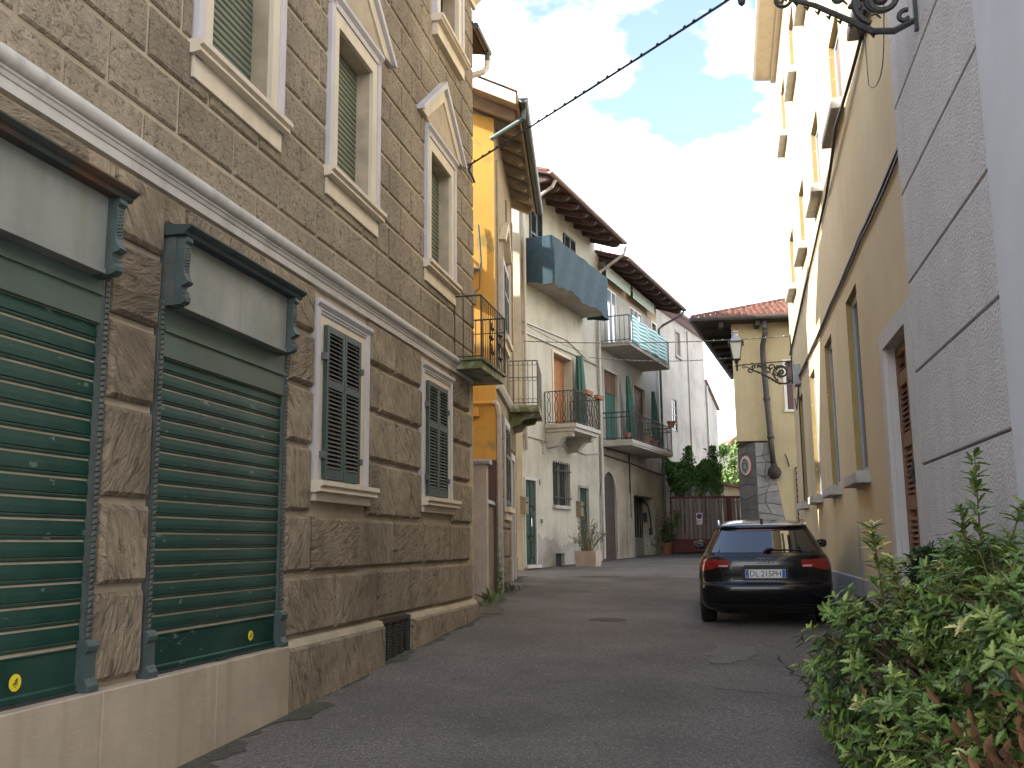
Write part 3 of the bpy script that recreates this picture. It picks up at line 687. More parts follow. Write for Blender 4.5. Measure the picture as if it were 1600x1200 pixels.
mb = MB(FB); mb.box(-.012, -.004, -3, -.002, .3, 3.28); mb.build('wall_base', 'brown_base', B)
# rusticated blocks on the ground floor front
zc = [1.0, 1.5, 2.05, 2.62, 3.18, 3.74, 4.28]
for i in range(6):
    s = -.5 if i % 2 else 0.
    while s < BL:
        for r in subtract((max(s, .0)+.015, min(s+1.0, BL)-.015, zc[i]+.018, zc[i+1]-.018), [(1.16, 2.49, 2.2, 4.3), (2.85, 3.86, 0, 3.7)], .1):
            MB(FB).cham(r[0], r[1], -.01, .045, r[2], r[3], .022).build('stone_block', 'stone_chisel', B)
        s += 1.0
MB(FB).cham(0.0, 2.82, -.02, .08, .2, .99, .02).build('plinth_block', 'stone_chisel', B)
MB(FB).cham(3.88, BL, -.02, .08, .2, .99, .02).build('plinth_block', 'stone_chisel', B)
mb = MB(FB); mb.prism([(0, 4.60), (.06, 4.60), (.10, 4.70), (.10, 4.76), (0, 4.8)], 's', 0, BL); mb.build('string_course', 'moulding', B)
for a, b_, c, d, _ in bw[:2]:
    window_surround(FB, B, a-.12, b_+.12, c-.02, d+.12, .12, .07, 'lilac_frame')
    mb = MB(FB); mb.box(a-.16, b_+.16, 0.002, .15, c-.12, c-.025); mb.box(a-.1, b_+.1, 0.002, .09, c-.27, c-.122); mb.build('window_sill', 'cream_frame', B)
    mid = (a+b_)/2
    for s0, s1 in ((a+.01, mid-.004), (mid+.004, b_-.01)): louvre_leaf(FB, B, s0, s1, c+.02, d-.02, .05, frame_mat='iron_grey', slat_mat='iron_grey', pitch=.05, as_parts=True)
for zz in (7.75,):
    mb = MB(FB)
    for sg in (-1, 1): mb.prism([(1.82+sg*.95, zz), (1.82+sg*.75, zz), (1.82, zz+.5), (1.82, zz+.66)], 'o', .0, .14)
    mb.build('pediment', 'cream_frame', B)
mb = MB(FB); mb.box(3.0, 3.7, -.19, -.14, .9, 3.5); mb.build('door', 'door_dark', B)
window_surround(FB, B, 2.86, 3.84, 1.0, 3.68, .14, .07, 'surround_stone', 'door_surround')
for s_ in (.45, 2.75, 4.3):
    mb = MB(FB); mb.box(s_-.09, s_+.09, 0, .035, 4.82, 9.2); mb.build('pilaster', 'aged_render', B)
# roof
RB0, RB1 = -1.0, 5.35
pit = .46
mb = MB(FB); mb.prism([(.52, 9.83), (.52, 9.90), (-9.2, 9.90+9.72*pit), (-9.2, 9.83+9.72*pit)], 's', RB0, RB1)
roofB = mb.build('roof', 'soffit_wood', B)
mb = MB(FB)   # soffit boarding with open joints
for i in range(6):
    o0 = .50-i*.16; mb.prism([(o0, 9.822-(i*.16-.02)*-pit), (o0-.15, 9.822+(i*.16+.13)*pit), (o0-.15, 9.836+(i*.16+.13)*pit), (o0, 9.836-(i*.16-.02)*-pit)], 's', RB0+.02, RB1-.02)
for i in range(8):
    s = -.32+i*.77
    r = MB(FB); r.prism([(.44, 9.85), (.44, 9.74), (.36, 9.70), (-.6, 9.70+.96*pit-.02), (-.6, 9.86+1.04*pit)], 's', s-.06, s+.06); r.build('rafter', 'soffit_wood', roofB)
mb = MB(FB); mb.prism([(.50, 9.70), (.50, 9.92), (-9.2, 9.92+9.7*pit), (-9.2, 9.70+9.7*pit)], 's', RB0-.03, RB0-.002); mb.build('verge_board', 'white_paint', roofB)
mb = MB(FB); mb.prism([(.545, 9.72), (.545, 9.88), (.515, 9.88), (.515, 9.72)], 's', RB0, RB1); mb.build('fascia', 'soffit_wood', roofB)
b = MB(local(FB)); n = 7
for k in range(n):
    a0, a1 = math.pi*k/n, math.pi*(k+1)/n
    b.add([(-.085*math.cos(a), o, (.05*math.sin(a))+(-o)*pit+t) for a in (a0, a1) for o, t in ((0, 0), (-.42, .0))], [(0, 1, 3, 2)])
me = b.mesh('roof_tile', 'tile_red')
for row in range(10):
    for col in range(3):
        inst('roof_tile', me, roofB, FB.loc(RB0+.04+col*.19, .53-row*.36, 9.92+row*.36*pit+.01))
mb = MB(FB); mb.prism([(.5, 9.91), (.5, 9.96), (-9.2, 9.96+9.7*pit), (-9.2, 9.91+9.7*pit)], 's', RB0+.5, RB1); mb.build('tile_field', 'tile_red', roofB)
mb = MB(FB)
hc = [(.63+.095*math.cos(a), 9.84+.095*math.sin(a)) for a in [math.pi+math.pi*i/8 for i in range(9)]]
hc += [(.63+.082*math.cos(a), 9.84+.082*math.sin(a)) for a in [2*math.pi-math.pi*i/8 for i in range(9)]]
mb.prism(hc, 's', RB0+.05, RB1); mb.prism([(.54, 9.84), (.72, 9.84), (.63, 9.75)], 's', RB0+.05, RB0+.08)
mb.build('gutter', 'gutter_dark', roofB)
mb = MB(FB); mb.tube([(RB0+.35, .63, 9.76), (RB0+.36, .62, 9.58), (RB0+.42, .52, 9.55), (-.06, .02, 9.50), (-.02, -.05, 9.48)], .045, 8); mb.build('drain_pipe', 'copper_green', roofB)
# pipes on the yellow end wall
mb = MB(FB); mb.tube([(-.06, -1.0, 4.33), (-.06, -.04, 4.33)], .035, 8); mb.build('wall_pipe', 'yellow_paint', B)
mb = MB(FB); mb.tube([(-.06, -.05, 4.33), (-.06, .0, 4.33), (-.055, .03, 4.28), (-.05, .06, 4.1), (-.05, .08, .5)], .045, 8); mb.build('drain_pipe', 'zinc', B)
mb = MB(FB); mb.lathe([(0, 0), (.08, 0), (.08, .06), (0, .06)], 0, 0, 12); me = mb.mesh('meter', 'yellow_paint')
mb = MB(FB); mb.box(-.13, -.005, -.44, -.30, 4.08, 4.24); mb.build('junction_box', 'yellow_paint', B)
mb = MB(FB)
mb.tube([(-.05, -.30, 7.75), (-.06, -.28, 7.5), (-.05, -.25, 6.95), (-.06, -.32, 6.85), (-.09, -.45, 6.9), (-.07, -.55, 7.1), (-.05, -.9, 7.5)], .02, 5)
mb.tube([(-.06, -.34, 6.9), (-.1, -.42, 6.78), (-.08, -.52, 6.85), (-.06, -.5, 7.0)], .03, 5)
mb.box(-.16, -.005, -.48, -.36, 6.2, 6.42); mb.tube([(-.06, -.42, 6.42), (-.06, -.28, 6.5), (-.06, -.27, 7.0)], .012, 4)
mb.build('wall_wiring', 'iron_grey', B)
mb = MB(FB); mb.box(-.4, -.01, -2.0, -.55, 6.9, 7.0); mb.build('side_ledge', 'yellow_paint', B)
# balcony at the far end of its front
mb = MB(FB); mb.box(2.95, 4.75, .0, .66, 4.56, 4.70); mb.prism([(0, 4.56), (.55, 4.56), (.5, 4.46), (.3, 4.42), (.2, 4.3), (0, 4.25)], 's', 3.15, 3.35); mb.prism([(0, 4.56), (.55, 4.56), (.5, 4.46), (.3, 4.42), (.2, 4.3), (0, 4.25)], 's', 4.3, 4.5)
balB = mb.build('balcony_slab', 'mossy_slab', B)
rb = railing(FB, B, [(2.98, .02), (2.98, .63), (4.72, .63)], 4.72, .95, .1, mat='iron_grey', rails=(.04, .62, 1.), bar_r=.008)
mb = MB(FB)
for i in range(6):
    for zz, sg in ((5.62, 1), (4.80, -1), (5.28, 1)): mb.tube([(2.98, .07+.1*i+.05*math.cos(a), zz-sg*.05*math.sin(a)) for a in [math.pi*k/6 for k in range(7)]], .006, 4)
mb.build('scroll_work', 'iron_grey', rb)

# ------------------------------------------------------------------ plaster houses with balconies
def house_shell(fr, name, label, s0, s1, z0, z1, depth, hs, wall_mat):
    t = thing(name, label, 'house', fr)
    mb = MB(fr); holes_wall(mb, s0, s1, z0, z1, hs); reveals(mb, hs); shell(mb, s0, s1, z0, z1, depth); mb.build('wall', wall_mat, t)
    return t
def recess_fill(fr, par, h, name, mat, back=.03):
    mb = MB(fr); mb.box(h[0], h[1], -h[4]-.02, -h[4]+back-.002, h[2], h[3]); return mb.build(name, mat, par)
def rafter_roof(fr, par, s0, s1, lip, zlip, run, pit, step, raf_mat='rafter_wood', gmat='gutter_brown', zwall=None):
    mb = MB(fr); mb.prism([(lip, zlip), (lip, zlip+.08), (lip-run, zlip+.08+run*pit), (lip-run, zlip+run*pit)], 's', s0, s1); rf = mb.build('roof', raf_mat, par)
    n = int((s1-s0)/step)
    for i in range(n):
        s = s0+.25+i*(s1-s0-.5)/(n-1)
        r = MB(fr); r.prism([(lip-.05, zlip-.005), (lip-.05, zlip-.05), (lip-.12, zlip-.11), (lip-.25, zlip-.12), (-.25, zlip-.16+(lip+.2)*pit), (-.25, zlip+(lip+.2)*pit)], 's', s-.06, s+.06); r.build('rafter', raf_mat, rf)
    mb = MB(fr); c = (lip+.07, zlip+.06); mb.prism([(c[0]+.075*math.cos(a), c[1]+.07*math.sin(a)) for a in [math.pi*(1+i/8) for i in range(9)]], 's', s0, s1); mb.build('gutter', gmat, rf)
    mb = MB(fr); mb.prism([(lip-.02, zlip+.085), (lip+.05, zlip+.10), (lip+.05, zlip+.13), (lip-run, zlip+.14+run*pit)], 's', s0-.02, s1+.02); mb.build('tile_field', 'tile_red', rf)
    return rf
FE = Frame(.379, 25.0, 23.06, -1, gz(.6, 25.5))
h1 = [(-.24, .46, 1.25, 3.36, .06), (1.78, 3.05, 2.80, 3.95, .13), (3.87, 4.66, 1.35, 3.36, .08), (1.87, 2.55, 1.17, 1.5, .12),
      (1.92, 3.40, 4.93, 7.0, .25), (.32, 1.22, 8.76, 10.75, .06), (2.95, 3.95, 8.76, 10.75, .06)]
E1 = house_shell(FE, 'plaster_house', 'cream plaster house with blue netted balcony and two green doors', -.38, 5.9, .2, 11.3, 8., h1, 'plaster_cream')
d = recess_fill(FE, E1, h1[0], 'door', 'door_green'); 
def door_panels(fr, par, s0, s1, z0, z1, o, mat):
    mid = (s0+s1)/2; mb = MB(fr)
    for a, b_ in ((s0+.05, mid-.03), (mid+.03, s1-.05)):
        for c, e in ((z0+.15, z0+.6), (z0+.7, z0+1.35), (z0+1.45, z1-.12)): mb.cham(a, b_, o, o+.03, c, e, .02)
    mb.box(mid-.006, mid+.006, o, o+.012, z0, z1); return mb.build('door_panel', mat, par)
door_panels(FE, d, -.24, .46, 1.25, 3.36, -.030, 'door_green')
mb = MB(FE); mb.tube([(.10, .0, 2.42), (.10, .04, 2.4), (.10, .04, 2.2), (.10, .0, 2.18)], .009, 5); mb.build('handle', 'chrome', d)
d2 = recess_fill(FE, E1, h1[2], 'door', 'door_green'); door_panels(FE, d2, 3.87, 4.66, 1.35, 3.36, -.050, 'door_green')
mb = MB(FE); mb.box(-.30, -.24, -.1, .03, 1.2, 3.43); mb.box(.46, .52, -.1, .03, 1.2, 3.43); mb.box(-.24, .46, -.1, .03, 3.363, 3.43); mb.box(-.34, .56, -.1, .12, 1.17, 1.247); mb.build('door_frame', 'surround_stone', E1)
mb = MB(FE); mb.box(3.80, 3.868, -.1, .025, 1.2, 3.43); mb.box(4.662, 4.73, -.1, .025, 1.2, 3.43); mb.box(3.868, 4.662, -.1, .025, 3.363, 3.43); mb.build('door_frame', 'cement_base', E1)
recess_fill(FE, E1, h1[3], 'cellar_vent', 'dark_void')
wn1 = recess_fill(FE, E1, h1[1], 'window', 'glass_dark')
mb = MB(FE); mb.box(1.78, 1.86, -.099, -.07, 2.8, 3.95); mb.box(2.38, 2.46, -.099, -.07, 2.8, 3.95); mb.box(2.97, 3.05, -.099, -.07, 2.8, 3.95); mb.build('window_frame', 'moulding', wn1)
mb = MB(FE); mb.box(1.72, 3.10, .002, .1, 2.70, 2.79); mb.build('window_sill', 'stone_sill', E1)
mb = MB(FE); mb.box(1.74, 3.1, .02, .055, 2.98, 3.02); mb.box(1.74, 3.1, .02, .055, 3.72, 3.76); mb.tube([(1.76, .037, 2.79), (1.76, .037, 3.97)], .012, 5); gr = mb.build('window_grille', 'iron', E1)
b = MB(local(FE)); b.tube([(0, 0, 0), (0, 0, 1.2)], .012, 5); me = b.mesh('bar', 'iron')
for i in range(9): inst('bar', me, gr, FE.loc(1.84+i*.145, .037, 2.79))
mb = MB(FE)   # ragged cement skirting
pts = [(-.34, .9), (5.9, .9), (5.9, 2.0), (5.3, 1.95), (4.74, 1.9), (4.74, .95), (3.78, .95), (3.78, 1.95), (3.5, 2.02), (3.2, 1.98), (2.9, 1.98), (2.7, 1.86), (2.2, 1.80), (1.9, 1.99), (1.5, 1.93), (1.2, 2.02), (.9, 1.98), (.54, 2.0), (.54, .95)]
def skirt(p): q = MB(FE); q.prism(p, 'o', -.01, .012); q.build('cement_skirting', 'cement_base', E1)
for a, b_, za, zb in ((.57, 1.86, 1.96, 1.86), (2.56, 3.78, 1.72, 1.93), (4.75, 5.5, 1.90, 1.95)):
    n = 14; top = [(a+(b_-a)*i/n, za+(zb-za)*i/n+.05*math.sin(i*1.1+a)+random.uniform(-.03, .03)) for i in range(n+1)]
    skirt([(a, .9)]+top+[(b_, .9)])
skirt([(1.86, 1.512), (1.86, 1.85), (2.05, 1.80), (2.2, 1.70), (2.4, 1.72), (2.56, 1.69), (2.56, 1.512)])
for s0, zz in ((-.55, 2.52), (3.62, 2.55)):
    mb = MB(FE); mb.box(s0, s0+.22, .004, .14, zz-.02, zz+.36); mb.prism([(.004, zz+.36), (.16, zz+.36), (.16, zz+.38), (.004, zz+.42)], 's', s0-.02, s0+.24); x = mb.build('mailbox', 'mailbox', E1)
    mb = MB(FE); mb.box(s0+.03, s0+.19, .14, .146, zz+.24, zz+.27); mb.build('mail_slot', 'dark_void', x)
mb = MB(FE); mb.box(.75, .85, .003, .03, 3.28, 3.42); mb.build('house_number', 'meter_grey', E1)
mb = MB(FE); mb.box(.82, .92, .003, .05, 2.30, 2.40); mb.build('doorbell', 'meter_grey', E1)
# first floor balcony with curled ironwork
mb = MB(FE); mb.box(1.2, 3.3, .0, .9, 4.80, 4.90); mb.box(1.26, 3.24, .0, .84, 4.70, 4.80)
for s0 in (1.30, 2.95): mb.prism([(0, 4.70), (.74, 4.70), (.72, 4.58), (.5, 4.55), (.38, 4.42), (.3, 4.33), (0, 4.28)], 's', s0, s0+.25)
mb.build('balcony_slab', 'concrete_slab', E1)
r = railing(FE, E1, [(1.23, .02), (1.23, .87), (3.27, .87), (3.27, .02)], 4.92, .86, .3, bars=False, rails=(.03, 1.))
def loop_panel(p0, p1, k):
    mb = MB(FE)
    for i in range(k):
        for m_ in range(2):
            u0, u1 = i/k, (i+1)/k; um = (u0+u1)/2; hw = (u1-u0)*.5
            sg = 1 if m_ else -1; q = []
            for z, x in ((0, 0), (.06, .7), (.14, .8), (.21, .3), (.26, .25), (.32, .85), (.45, .95), (.58, .85), (.66, .25), (.71, .3), (.79, .85), (.86, .7), (.9, 0)):
                u = um+sg*hw*x*.5; q.append((p0[0]+(p1[0]-p0[0])*u, p0[1]+(p1[1]-p0[1])*u, 4.95+z*.9))
            mb.tube(q, .009, 4, False)
        u = i/k; q = (p0[0]+(p1[0]-p0[0])*u, p0[1]+(p1[1]-p0[1])*u); mb.tube([(*q, 4.94), (*q, 5.78)], .008, 4)
    return mb
for p0, p1, k in (((1.23, .02), (1.23, .87), 4), ((1.23, .87), (3.27, .87), 9), ((3.27, .87), (3.27, .02), 4)): loop_panel(p0, p1, k).build('ironwork_panel', 'iron', r)
roller(FE, E1, 1.92, 3.40, 4.93, 7.0, -.23, .062, 'wood_blind', 'roller_blind', .007)
mb = MB(FE); mb.box(1.84, 1.918, .002, .03, 4.91, 7.08); mb.box(3.402, 3.48, .002, .03, 4.91, 7.08); mb.box(1.918, 3.402, .002, .03, 7.003, 7.08); mb.build('door_surround', 'cream_frame', E1)
# top floor balcony
mb = MB(FE); mb.box(0., 4.6, .0, .75, 8.52, 8.70); mb.build('balcony_slab', 'plaster_white', E1)
railing(FE, E1, [(.03, .02), (.03, .72), (4.57, .72), (4.57, .02)], 8.71, .98, .13, mat='iron_grey', rails=(.03, 1.), stuff=True)
def louvre_pair(fr, par, h, **k):
    mid = (h[0]+h[1])/2
    for a, b_ in ((h[0]+.01, mid-.004), (mid+.004, h[1]-.01)): louvre_leaf(fr, par, a, b_, h[2]+.02, h[3]-.02, .012, **k)
louvre_pair(FE, E1, h1[5], frame_mat='slate_paint', slat_mat='slate_paint', pitch=.06, as_parts=True); louvre_pair(FE, E1, h1[6], frame_mat='slate_paint', slat_mat='slate_paint', pitch=.06, as_parts=True)
rafter_roof(FE, E1, -.9, 5.75, 1.0, 11.02, 5.5, .33, .72)
mb = MB(FE); mb.tube([(-.42, 1.05, 11.02), (-.4, .95, 10.85), (-.3, .3, 10.55), (-.25, .09, 10.4), (-.25, .07, 4.9), (-.25, .07, 4.4), (-.22, .07, 4.1)], .045, 8); mb.build('drain_pipe', 'zinc', E1)
mb = MB(FE); mb.tube([(5.86, 1.05, 10.98), (5.86, .98, 10.75), (5.86, .2, 10.28), (5.86, .09, 10.1), (5.86, .08, 3.6), (5.80, .10, 3.3), (5.80, .10, 1.3)], .05, 8); mb.build('drain_pipe', 'zinc', E1)
mb = MB(FE); mb.tube([(-.3, .03, 4.48), (2.5, .03, 4.44), (4.5, .03, 4.36), (5.8, .03, 4.5)], .022, 5); mb.tube([(-.3, .03, 7.15), (3, .03, 7.22), (5.8, .03, 7.25)], .028, 5); mb.tube([(-.3, .03, 7.42), (3, .03, 7.55), (4.9, .03, 7.25)], .018, 5); mb.tube([(4.0, .03, 7.2), (4.0, .03, 5.6)], .012, 4); mb.tube([(.9, .03, 4.42), (1.05, .05, 4.38), (1.05, .04, 4.1)], .02, 5)
mb.build('wall_cable', 'zinc', E1)

h2 = [(5.98, 7.45, 1.15, 4.02, .08), (9.42, 12.0, 1.28, 3.38, .44), (6.45, 7.95, 4.95, 7.25, .12), (9.85, 11.3, 4.95, 7.22, .12), (7.1, 8.15, 8.07, 10.1, .07), (9.75, 11.35, 8.07, 10.06, .07), (12.6, 13.2, 9.3, 10.03, .12)]
FE2x = Frame(*FE.world(5.9, 0, 0)[:2], 23.06, -1, gz(3, 30.5), 5.9)
E2 = house_shell(FE2x, 'balcony_house', 'grey plaster house with arched doorway, striped balcony cloth and rolled awnings', 5.9, 13.4, .2, 10.95, 8., h2, 'plaster_grey')
FEo = FE; FE = FE2x
recess_fill(FE, E2, h2[0], 'arched_door', 'door_dark')
mb = MB(FE)
for i in range(5): mb.box(6.0+i*.29, 6.27+i*.29, -.062, -.05, 1.2, 4.0)
mb.build('door_board', 'door_dark', E2)
mb = MB(FE)   # arch spandrel
cx, hw, zs = 6.715, .735, 3.2
arc = [(cx+hw*math.cos(a), zs+.78*math.sin(a)) for a in [math.pi*i/14 for i in range(15)]]
for (p, q) in zip(arc[:-1], arc[1:]): mb.add([(p[0], .002, p[1]), (q[0], .002, q[1]), (q[0], .002, 4.02), (p[0], .002, 4.02), (p[0], -.07, p[1]), (q[0], -.07, q[1])], [(0, 1, 2, 3), (0, 4, 5, 1)])
mb.build('arch', 'plaster_beige', E2, fix=False)
mb = MB(FE); holes_wall(mb, 5.905, 13.395, 1.0, 4.73, h2[:2], .004); mb.build('ground_floor_render', 'plaster_beige', E2, fix=False)
mb = MB(FE)
ro = [(cx+(hw+.16)*math.cos(a), zs+.94*math.sin(a)) for a in [math.pi*i/14 for i in range(15)]]
for (p, q, u, v) in zip(arc[:-1], arc[1:], ro[:-1], ro[1:]): mb.prism([p, q, v, u], 'o', .0, .025)
mb.box(7.45, 7.61, 0, .025, 1.1, 3.2)
mb.build('arch_band', 'cement_base', E2)
gb = recess_fill(FE, E2, h2[1], 'garage_door', 'dark_void')
mb = MB(FE)
for i in range(8): mb.box(9.45+i*.33, 9.47+i*.33, -.40, -.385, 1.3, 3.36)
mb.box(9.44, 12., -.405, -.38, 1.3, 1.95); mb.build('garage_gate', 'meter_grey', gb)
mb = MB(FE); mb.box(11.9, 11.996, -.36, -.24, 2.5, 2.85); mb.tube([(11.97, -.38, 3.3), (11.96, -.2, 3.1), (11.96, -.12, 2.7), (11.96, -.1, 2.3)], .03, 5); mb.box(11.9, 11.996, -.16, -.06, 2.05, 2.3); mb.build('meter_box', 'iron', E2)
mb = MB(FE); mb.tube([(5.98, .03, 4.5), (9.6, .03, 4.42), (13.3, .03, 4.28)], .03, 5); mb.tube([(9.0, .03, 4.7), (9.0, .03, 2.6)], .025, 5); mb.tube([(6, .03, 4.72), (9, .03, 4.72)], .02, 5); mb.build('wall_cable', 'door_dark', E2)
for a_, b_ in ((8.6, 9.4), (12.0, 12.4)): mb = MB(FE); mb.box(a_, b_, .006, .03, .9, 3.4); mb.build('door_jamb', 'cement_base', E2)
# balconies
mb = MB(FE); mb.box(6.1, 11.2, 0, 1.0, 4.80, 4.92); mb.box(6.1, 11.2, 0, .97, 4.74, 4.80); mb.build('balcony_slab', 'concrete_slab', E2)
railing(FE, E2, [(6.12, .02), (6.12, .97), (11.17, .97), (11.17, .02)], 4.94, .84, .17, rails=(.04, .82, 1.), stuff=True, bar_r=.011, top_r=.02)
mb = MB(FE); mb.box(6.2, 11.2, 0, 1.0, 7.90, 8.04); mb.build('balcony_slab', 'plaster_white', E2)
railing(FE, E2, [(6.22, .02), (6.22, .97), (11.17, .97), (11.17, .02)], 8.06, .82, .17, mat='iron_grey', rails=(.04, 1.), stuff=True, bar_r=.011, top_r=.02)
# door fillings
h = h2[2]; recess_fill(FE, E2, h, 'balcony_door', 'curtain_green')
roller(FE, E2, h[0], h[1], 6.55, 7.25, -.07, .07, 'brown_blind', 'roller_blind', .007)
roller(FE, E2, h2[3][0], h2[3][1], 4.95, 7.22, -.08, .07, 'brown_blind', 'roller_blind', .007)
for a, b_, c, dd in ((6.45, 7.95, 4.95, 7.25), (9.85, 11.3, 4.95, 7.22)):
    mb = MB(FE); mb.box(a-.09, a-.002, .002, .03, c, dd+.09); mb.box(b_+.002, b_+.09, .002, .03, c, dd+.09); mb.box(a-.002, b_+.002, .002, .03, dd+.003, dd+.09); mb.build('door_surround', 'concrete_slab', E2)
for h, k in ((h2[4], 2), (h2[5], 3)):
    p = recess_fill(FE, E2, h, 'pane', 'glass_blue'); mb = MB(FE)
    for i in range(k+1):
        s = h[0]+(h[1]-h[0]-.06)*i/k; mb.box(s, s+.06, -.041, -.01, h[2], h[3])
    mb.box(h[0], h[1], -.041, -.012, h[3]-.06, h[3]-.002); mb.build('window_frame', 'white_paint', p)
recess_fill(FE, E2, h2[6], 'pane', 'purple_blind')
mb = MB(FE); mb.box(12.52, 12.598, .002, .03, 9.25, 10.1); mb.box(13.202, 13.28, .002, .03, 9.25, 10.1); mb.box(12.598, 13.202, .002, .03, 10.033, 10.1); mb.build('window_surround', 'white_paint', E2)
mb = MB(FE); mb.box(5.95, 13.38, .003, .012, 10.12, 10.9); mb.build('painted_band', 'sienna_plaster', E2)
rafter_roof(FE, E2, 6.1, 13.75, 1.0, 10.60, 5.5, .33, .72)
mb = MB(FE); mb.box(8.9, 9.3, -1.2, -.8, 11.3, 12.1); mb.build('chimney', 'concrete_slab', E2)
mb = MB(FE); mb.tube([(13.6, 1.05, 10.6), (13.6, .95, 10.42), (13.4, .25, 10.05), (13.33, .1, 9.9), (13.33, .09, 1.4)], .05, 8); mb.build('drain_pipe', 'iron_grey', E2)
# rolled awnings
for a, b_ in ((6.15, 9.0), (9.2, 12.15)):
    t = thing('rolled_awning', 'rolled striped awning under the eaves, '+('nearer the blue netted balcony' if a < 7 else 'farther along by the corner downpipe'), 'awning', FE, group='rolled awnings under the eaves')
    mb = MB(FE); mb.tube([(a, .2, 10.56), (b_, .2, 10.56)], .07, 8); mb.build('roller_tube', 'pipe_white', t)
    mb = MB(FE); n = 16
    mb.grid(n, 3, lambda u, v: (a+.05+(b_-a-.1)*u, .27+.015*math.sin(u*50)*v, 10.53-.33*v-(.03 if (int(u*n) % 2 and v > .9) else 0))); mb.build('valance', 'awning_cloth', t, fix=False)
    mb = MB(FE); mb.box(a-.04, a+.02, .0, .28, 10.48, 10.66); mb.build('bracket', 'iron_grey', t)

# things on the balconies
t = MB(FEo)
def netf(path, zt, zb, sag):
    def fn(u, v):
        L = [math.hypot(p[0]-q[0], p[1]-q[1]) for p, q in zip(path[:-1], path[1:])]; T = sum(L)*u; i = 0
        while i < len(L)-1 and T > L[i]: T -= L[i]; i += 1
        f = T/L[i]; a = path[i][0]+(path[i+1][0]-path[i][0])*f; o = path[i][1]+(path[i+1][1]-path[i][1])*f
        z = zt+(zb-zt)*v-sag*v*abs(math.sin(u*9)); bl = .02*math.sin(u*37+v*5)+.04*v
        return (a, o+bl, z+.015*math.sin(u*60)*v)
    return fn
t.grid(70, 8, netf([(-.03, -.0), (-.03, .78), (4.63, .78), (4.63, .1)], 9.70, 8.50, .12))
tag(t.build('balcony_net', 'net_blue', fix=False, smooth=True), 'dark blue netting wrapped round the top floor balcony railing', 'netting')
t = MB(FE); t.grid(44, 8, lambda u, v: (6.4+4.3*u, 1.02+.03*math.sin(u*22)+.03*v, 8.90-.03*math.sin(u*math.pi*2)-.86*v-.16*u*0))
tag(t.build('striped_cloth', 'cloth_stripe', fix=False, smooth=True), 'white and turquoise striped cloth hung on the upper balcony rail', 'cloth')
def hanging_curtain(fr, s, o, zt, zb, wtop, wbot, label, lean=0.):
    mb = MB(fr); n, k = 14, 10
    def fn(u, v):
        a = 2*math.pi*u; r = (wtop+(wbot-wtop)*v)*(1+.22*math.sin(7*a)); bul = 1+.35*math.sin(v*3.1)
        return (s+lean*v+r*bul*math.cos(a), o+.6*r*bul*math.sin(a), zt+(zb-zt)*v)
    mb.grid(28, k, fn); tag(mb.build('rolled_curtain', 'curtain_green', smooth=True, fix=False), label, 'curtain', 'rolled green door curtains')
hanging_curtain(FEo, 3.58, .2, 7.15, 4.97, .13, .18, 'rolled green curtain by the door with curled iron balcony', .1)
hanging_curtain(FE, 8.15, .3, 7.25, 5.0, .08, .22, 'rolled green curtain between the two doors of the long balcony', .45)
hanging_curtain(FE, 11.55, .25, 7.2, 5.0, .08, .22, 'rolled green curtain at the far end of the long balcony', .35)
def leaf_cloud(mb, pts, size, dirf=None, jitter=.5):
    for p in pts:
        n = Vector((random.gauss(0, 1), random.gauss(0, 1), random.gauss(0, 1)+.6)).normalized(); a = n.orthogonal().normalized(); b = n.cross(a)
        an = random.random()*6.28; a, b = a*math.cos(an)+b*math.sin(an), b*math.cos(an)-a*math.sin(an)
        L = size*random.uniform(.6, 1.3); W = L*.42; P = Vector(p)
        v = [P-a*L*.5, P+b*W*.5+n*W*.15, P+a*L*.5, P-b*W*.5+n*W*.15]
        k = len(mb.v); mb.v += [tuple(q) for q in v]; mb.f += [(k, k+1, k+2), (k, k+2, k+3)]; mb.mi += [mb.cur]*2
def pot_plant(fr, s, o, z, r, h, plant, label, name='flower_pot', leafmat='leaf_vine', n=60):
    x, y, zz = fr.world(s, o, z)
    t = thing(name, label, 'flower pot', loc=(x, y, z))
    mb = MB(); mb.lathe([(r*.7, 0), (r*.95, h*.8), (r*1.08, h*.8), (r*1.08, h), (r*.9, h), (r*.85, h*.85)], 0, 0, 14); mb.build('pot', 'terracotta', t, smooth=False)
    if plant:
        mb = MB(); leaf_cloud(mb, [(random.gauss(0, r*.8), random.gauss(0, r*.8), h+abs(random.gauss(0, plant*.5))) for _ in range(n)], plant*.3); mb.build('foliage', leafmat, t, fix=False, kind='stuff')
    return t
def window_box(fr, s0, s1, o, z, label):
    t = MB(fr); t.prism([(o-.08, z+.11), (o+.08, z+.11), (o+.06, z), (o-.06, z)], 's', s0, s1); x = t.build('window_box', 'terracotta'); tag(x, label, 'window box'); return x
window_box(FEo, 1.75, 2.25, .97, 5.74, 'terracotta window box on the curled iron rail, nearer the street')
window_box(FEo, 2.75, 3.2, .97, 5.74, 'terracotta window box on the curled iron rail, at its far corner')
pot_plant(FE, 6.25, .8, 4.93, .12, .2, 0, 'small empty clay pot at the near corner of the long balcony')
pot_plant(FE, 8.4, .8, 4.93, .17, .3, .3, 'clay pot with green plant in the middle of the long balcony')
pot_plant(FE, 9.3, .8, 4.93, .17, .25, .15, 'wide clay pot beside the plant on the long balcony')
pot_plant(FE, 11.1, 1.0, 5.8, .15, .22, 0, 'clay pot standing on the far corner of the balcony rail')
FE = FEo
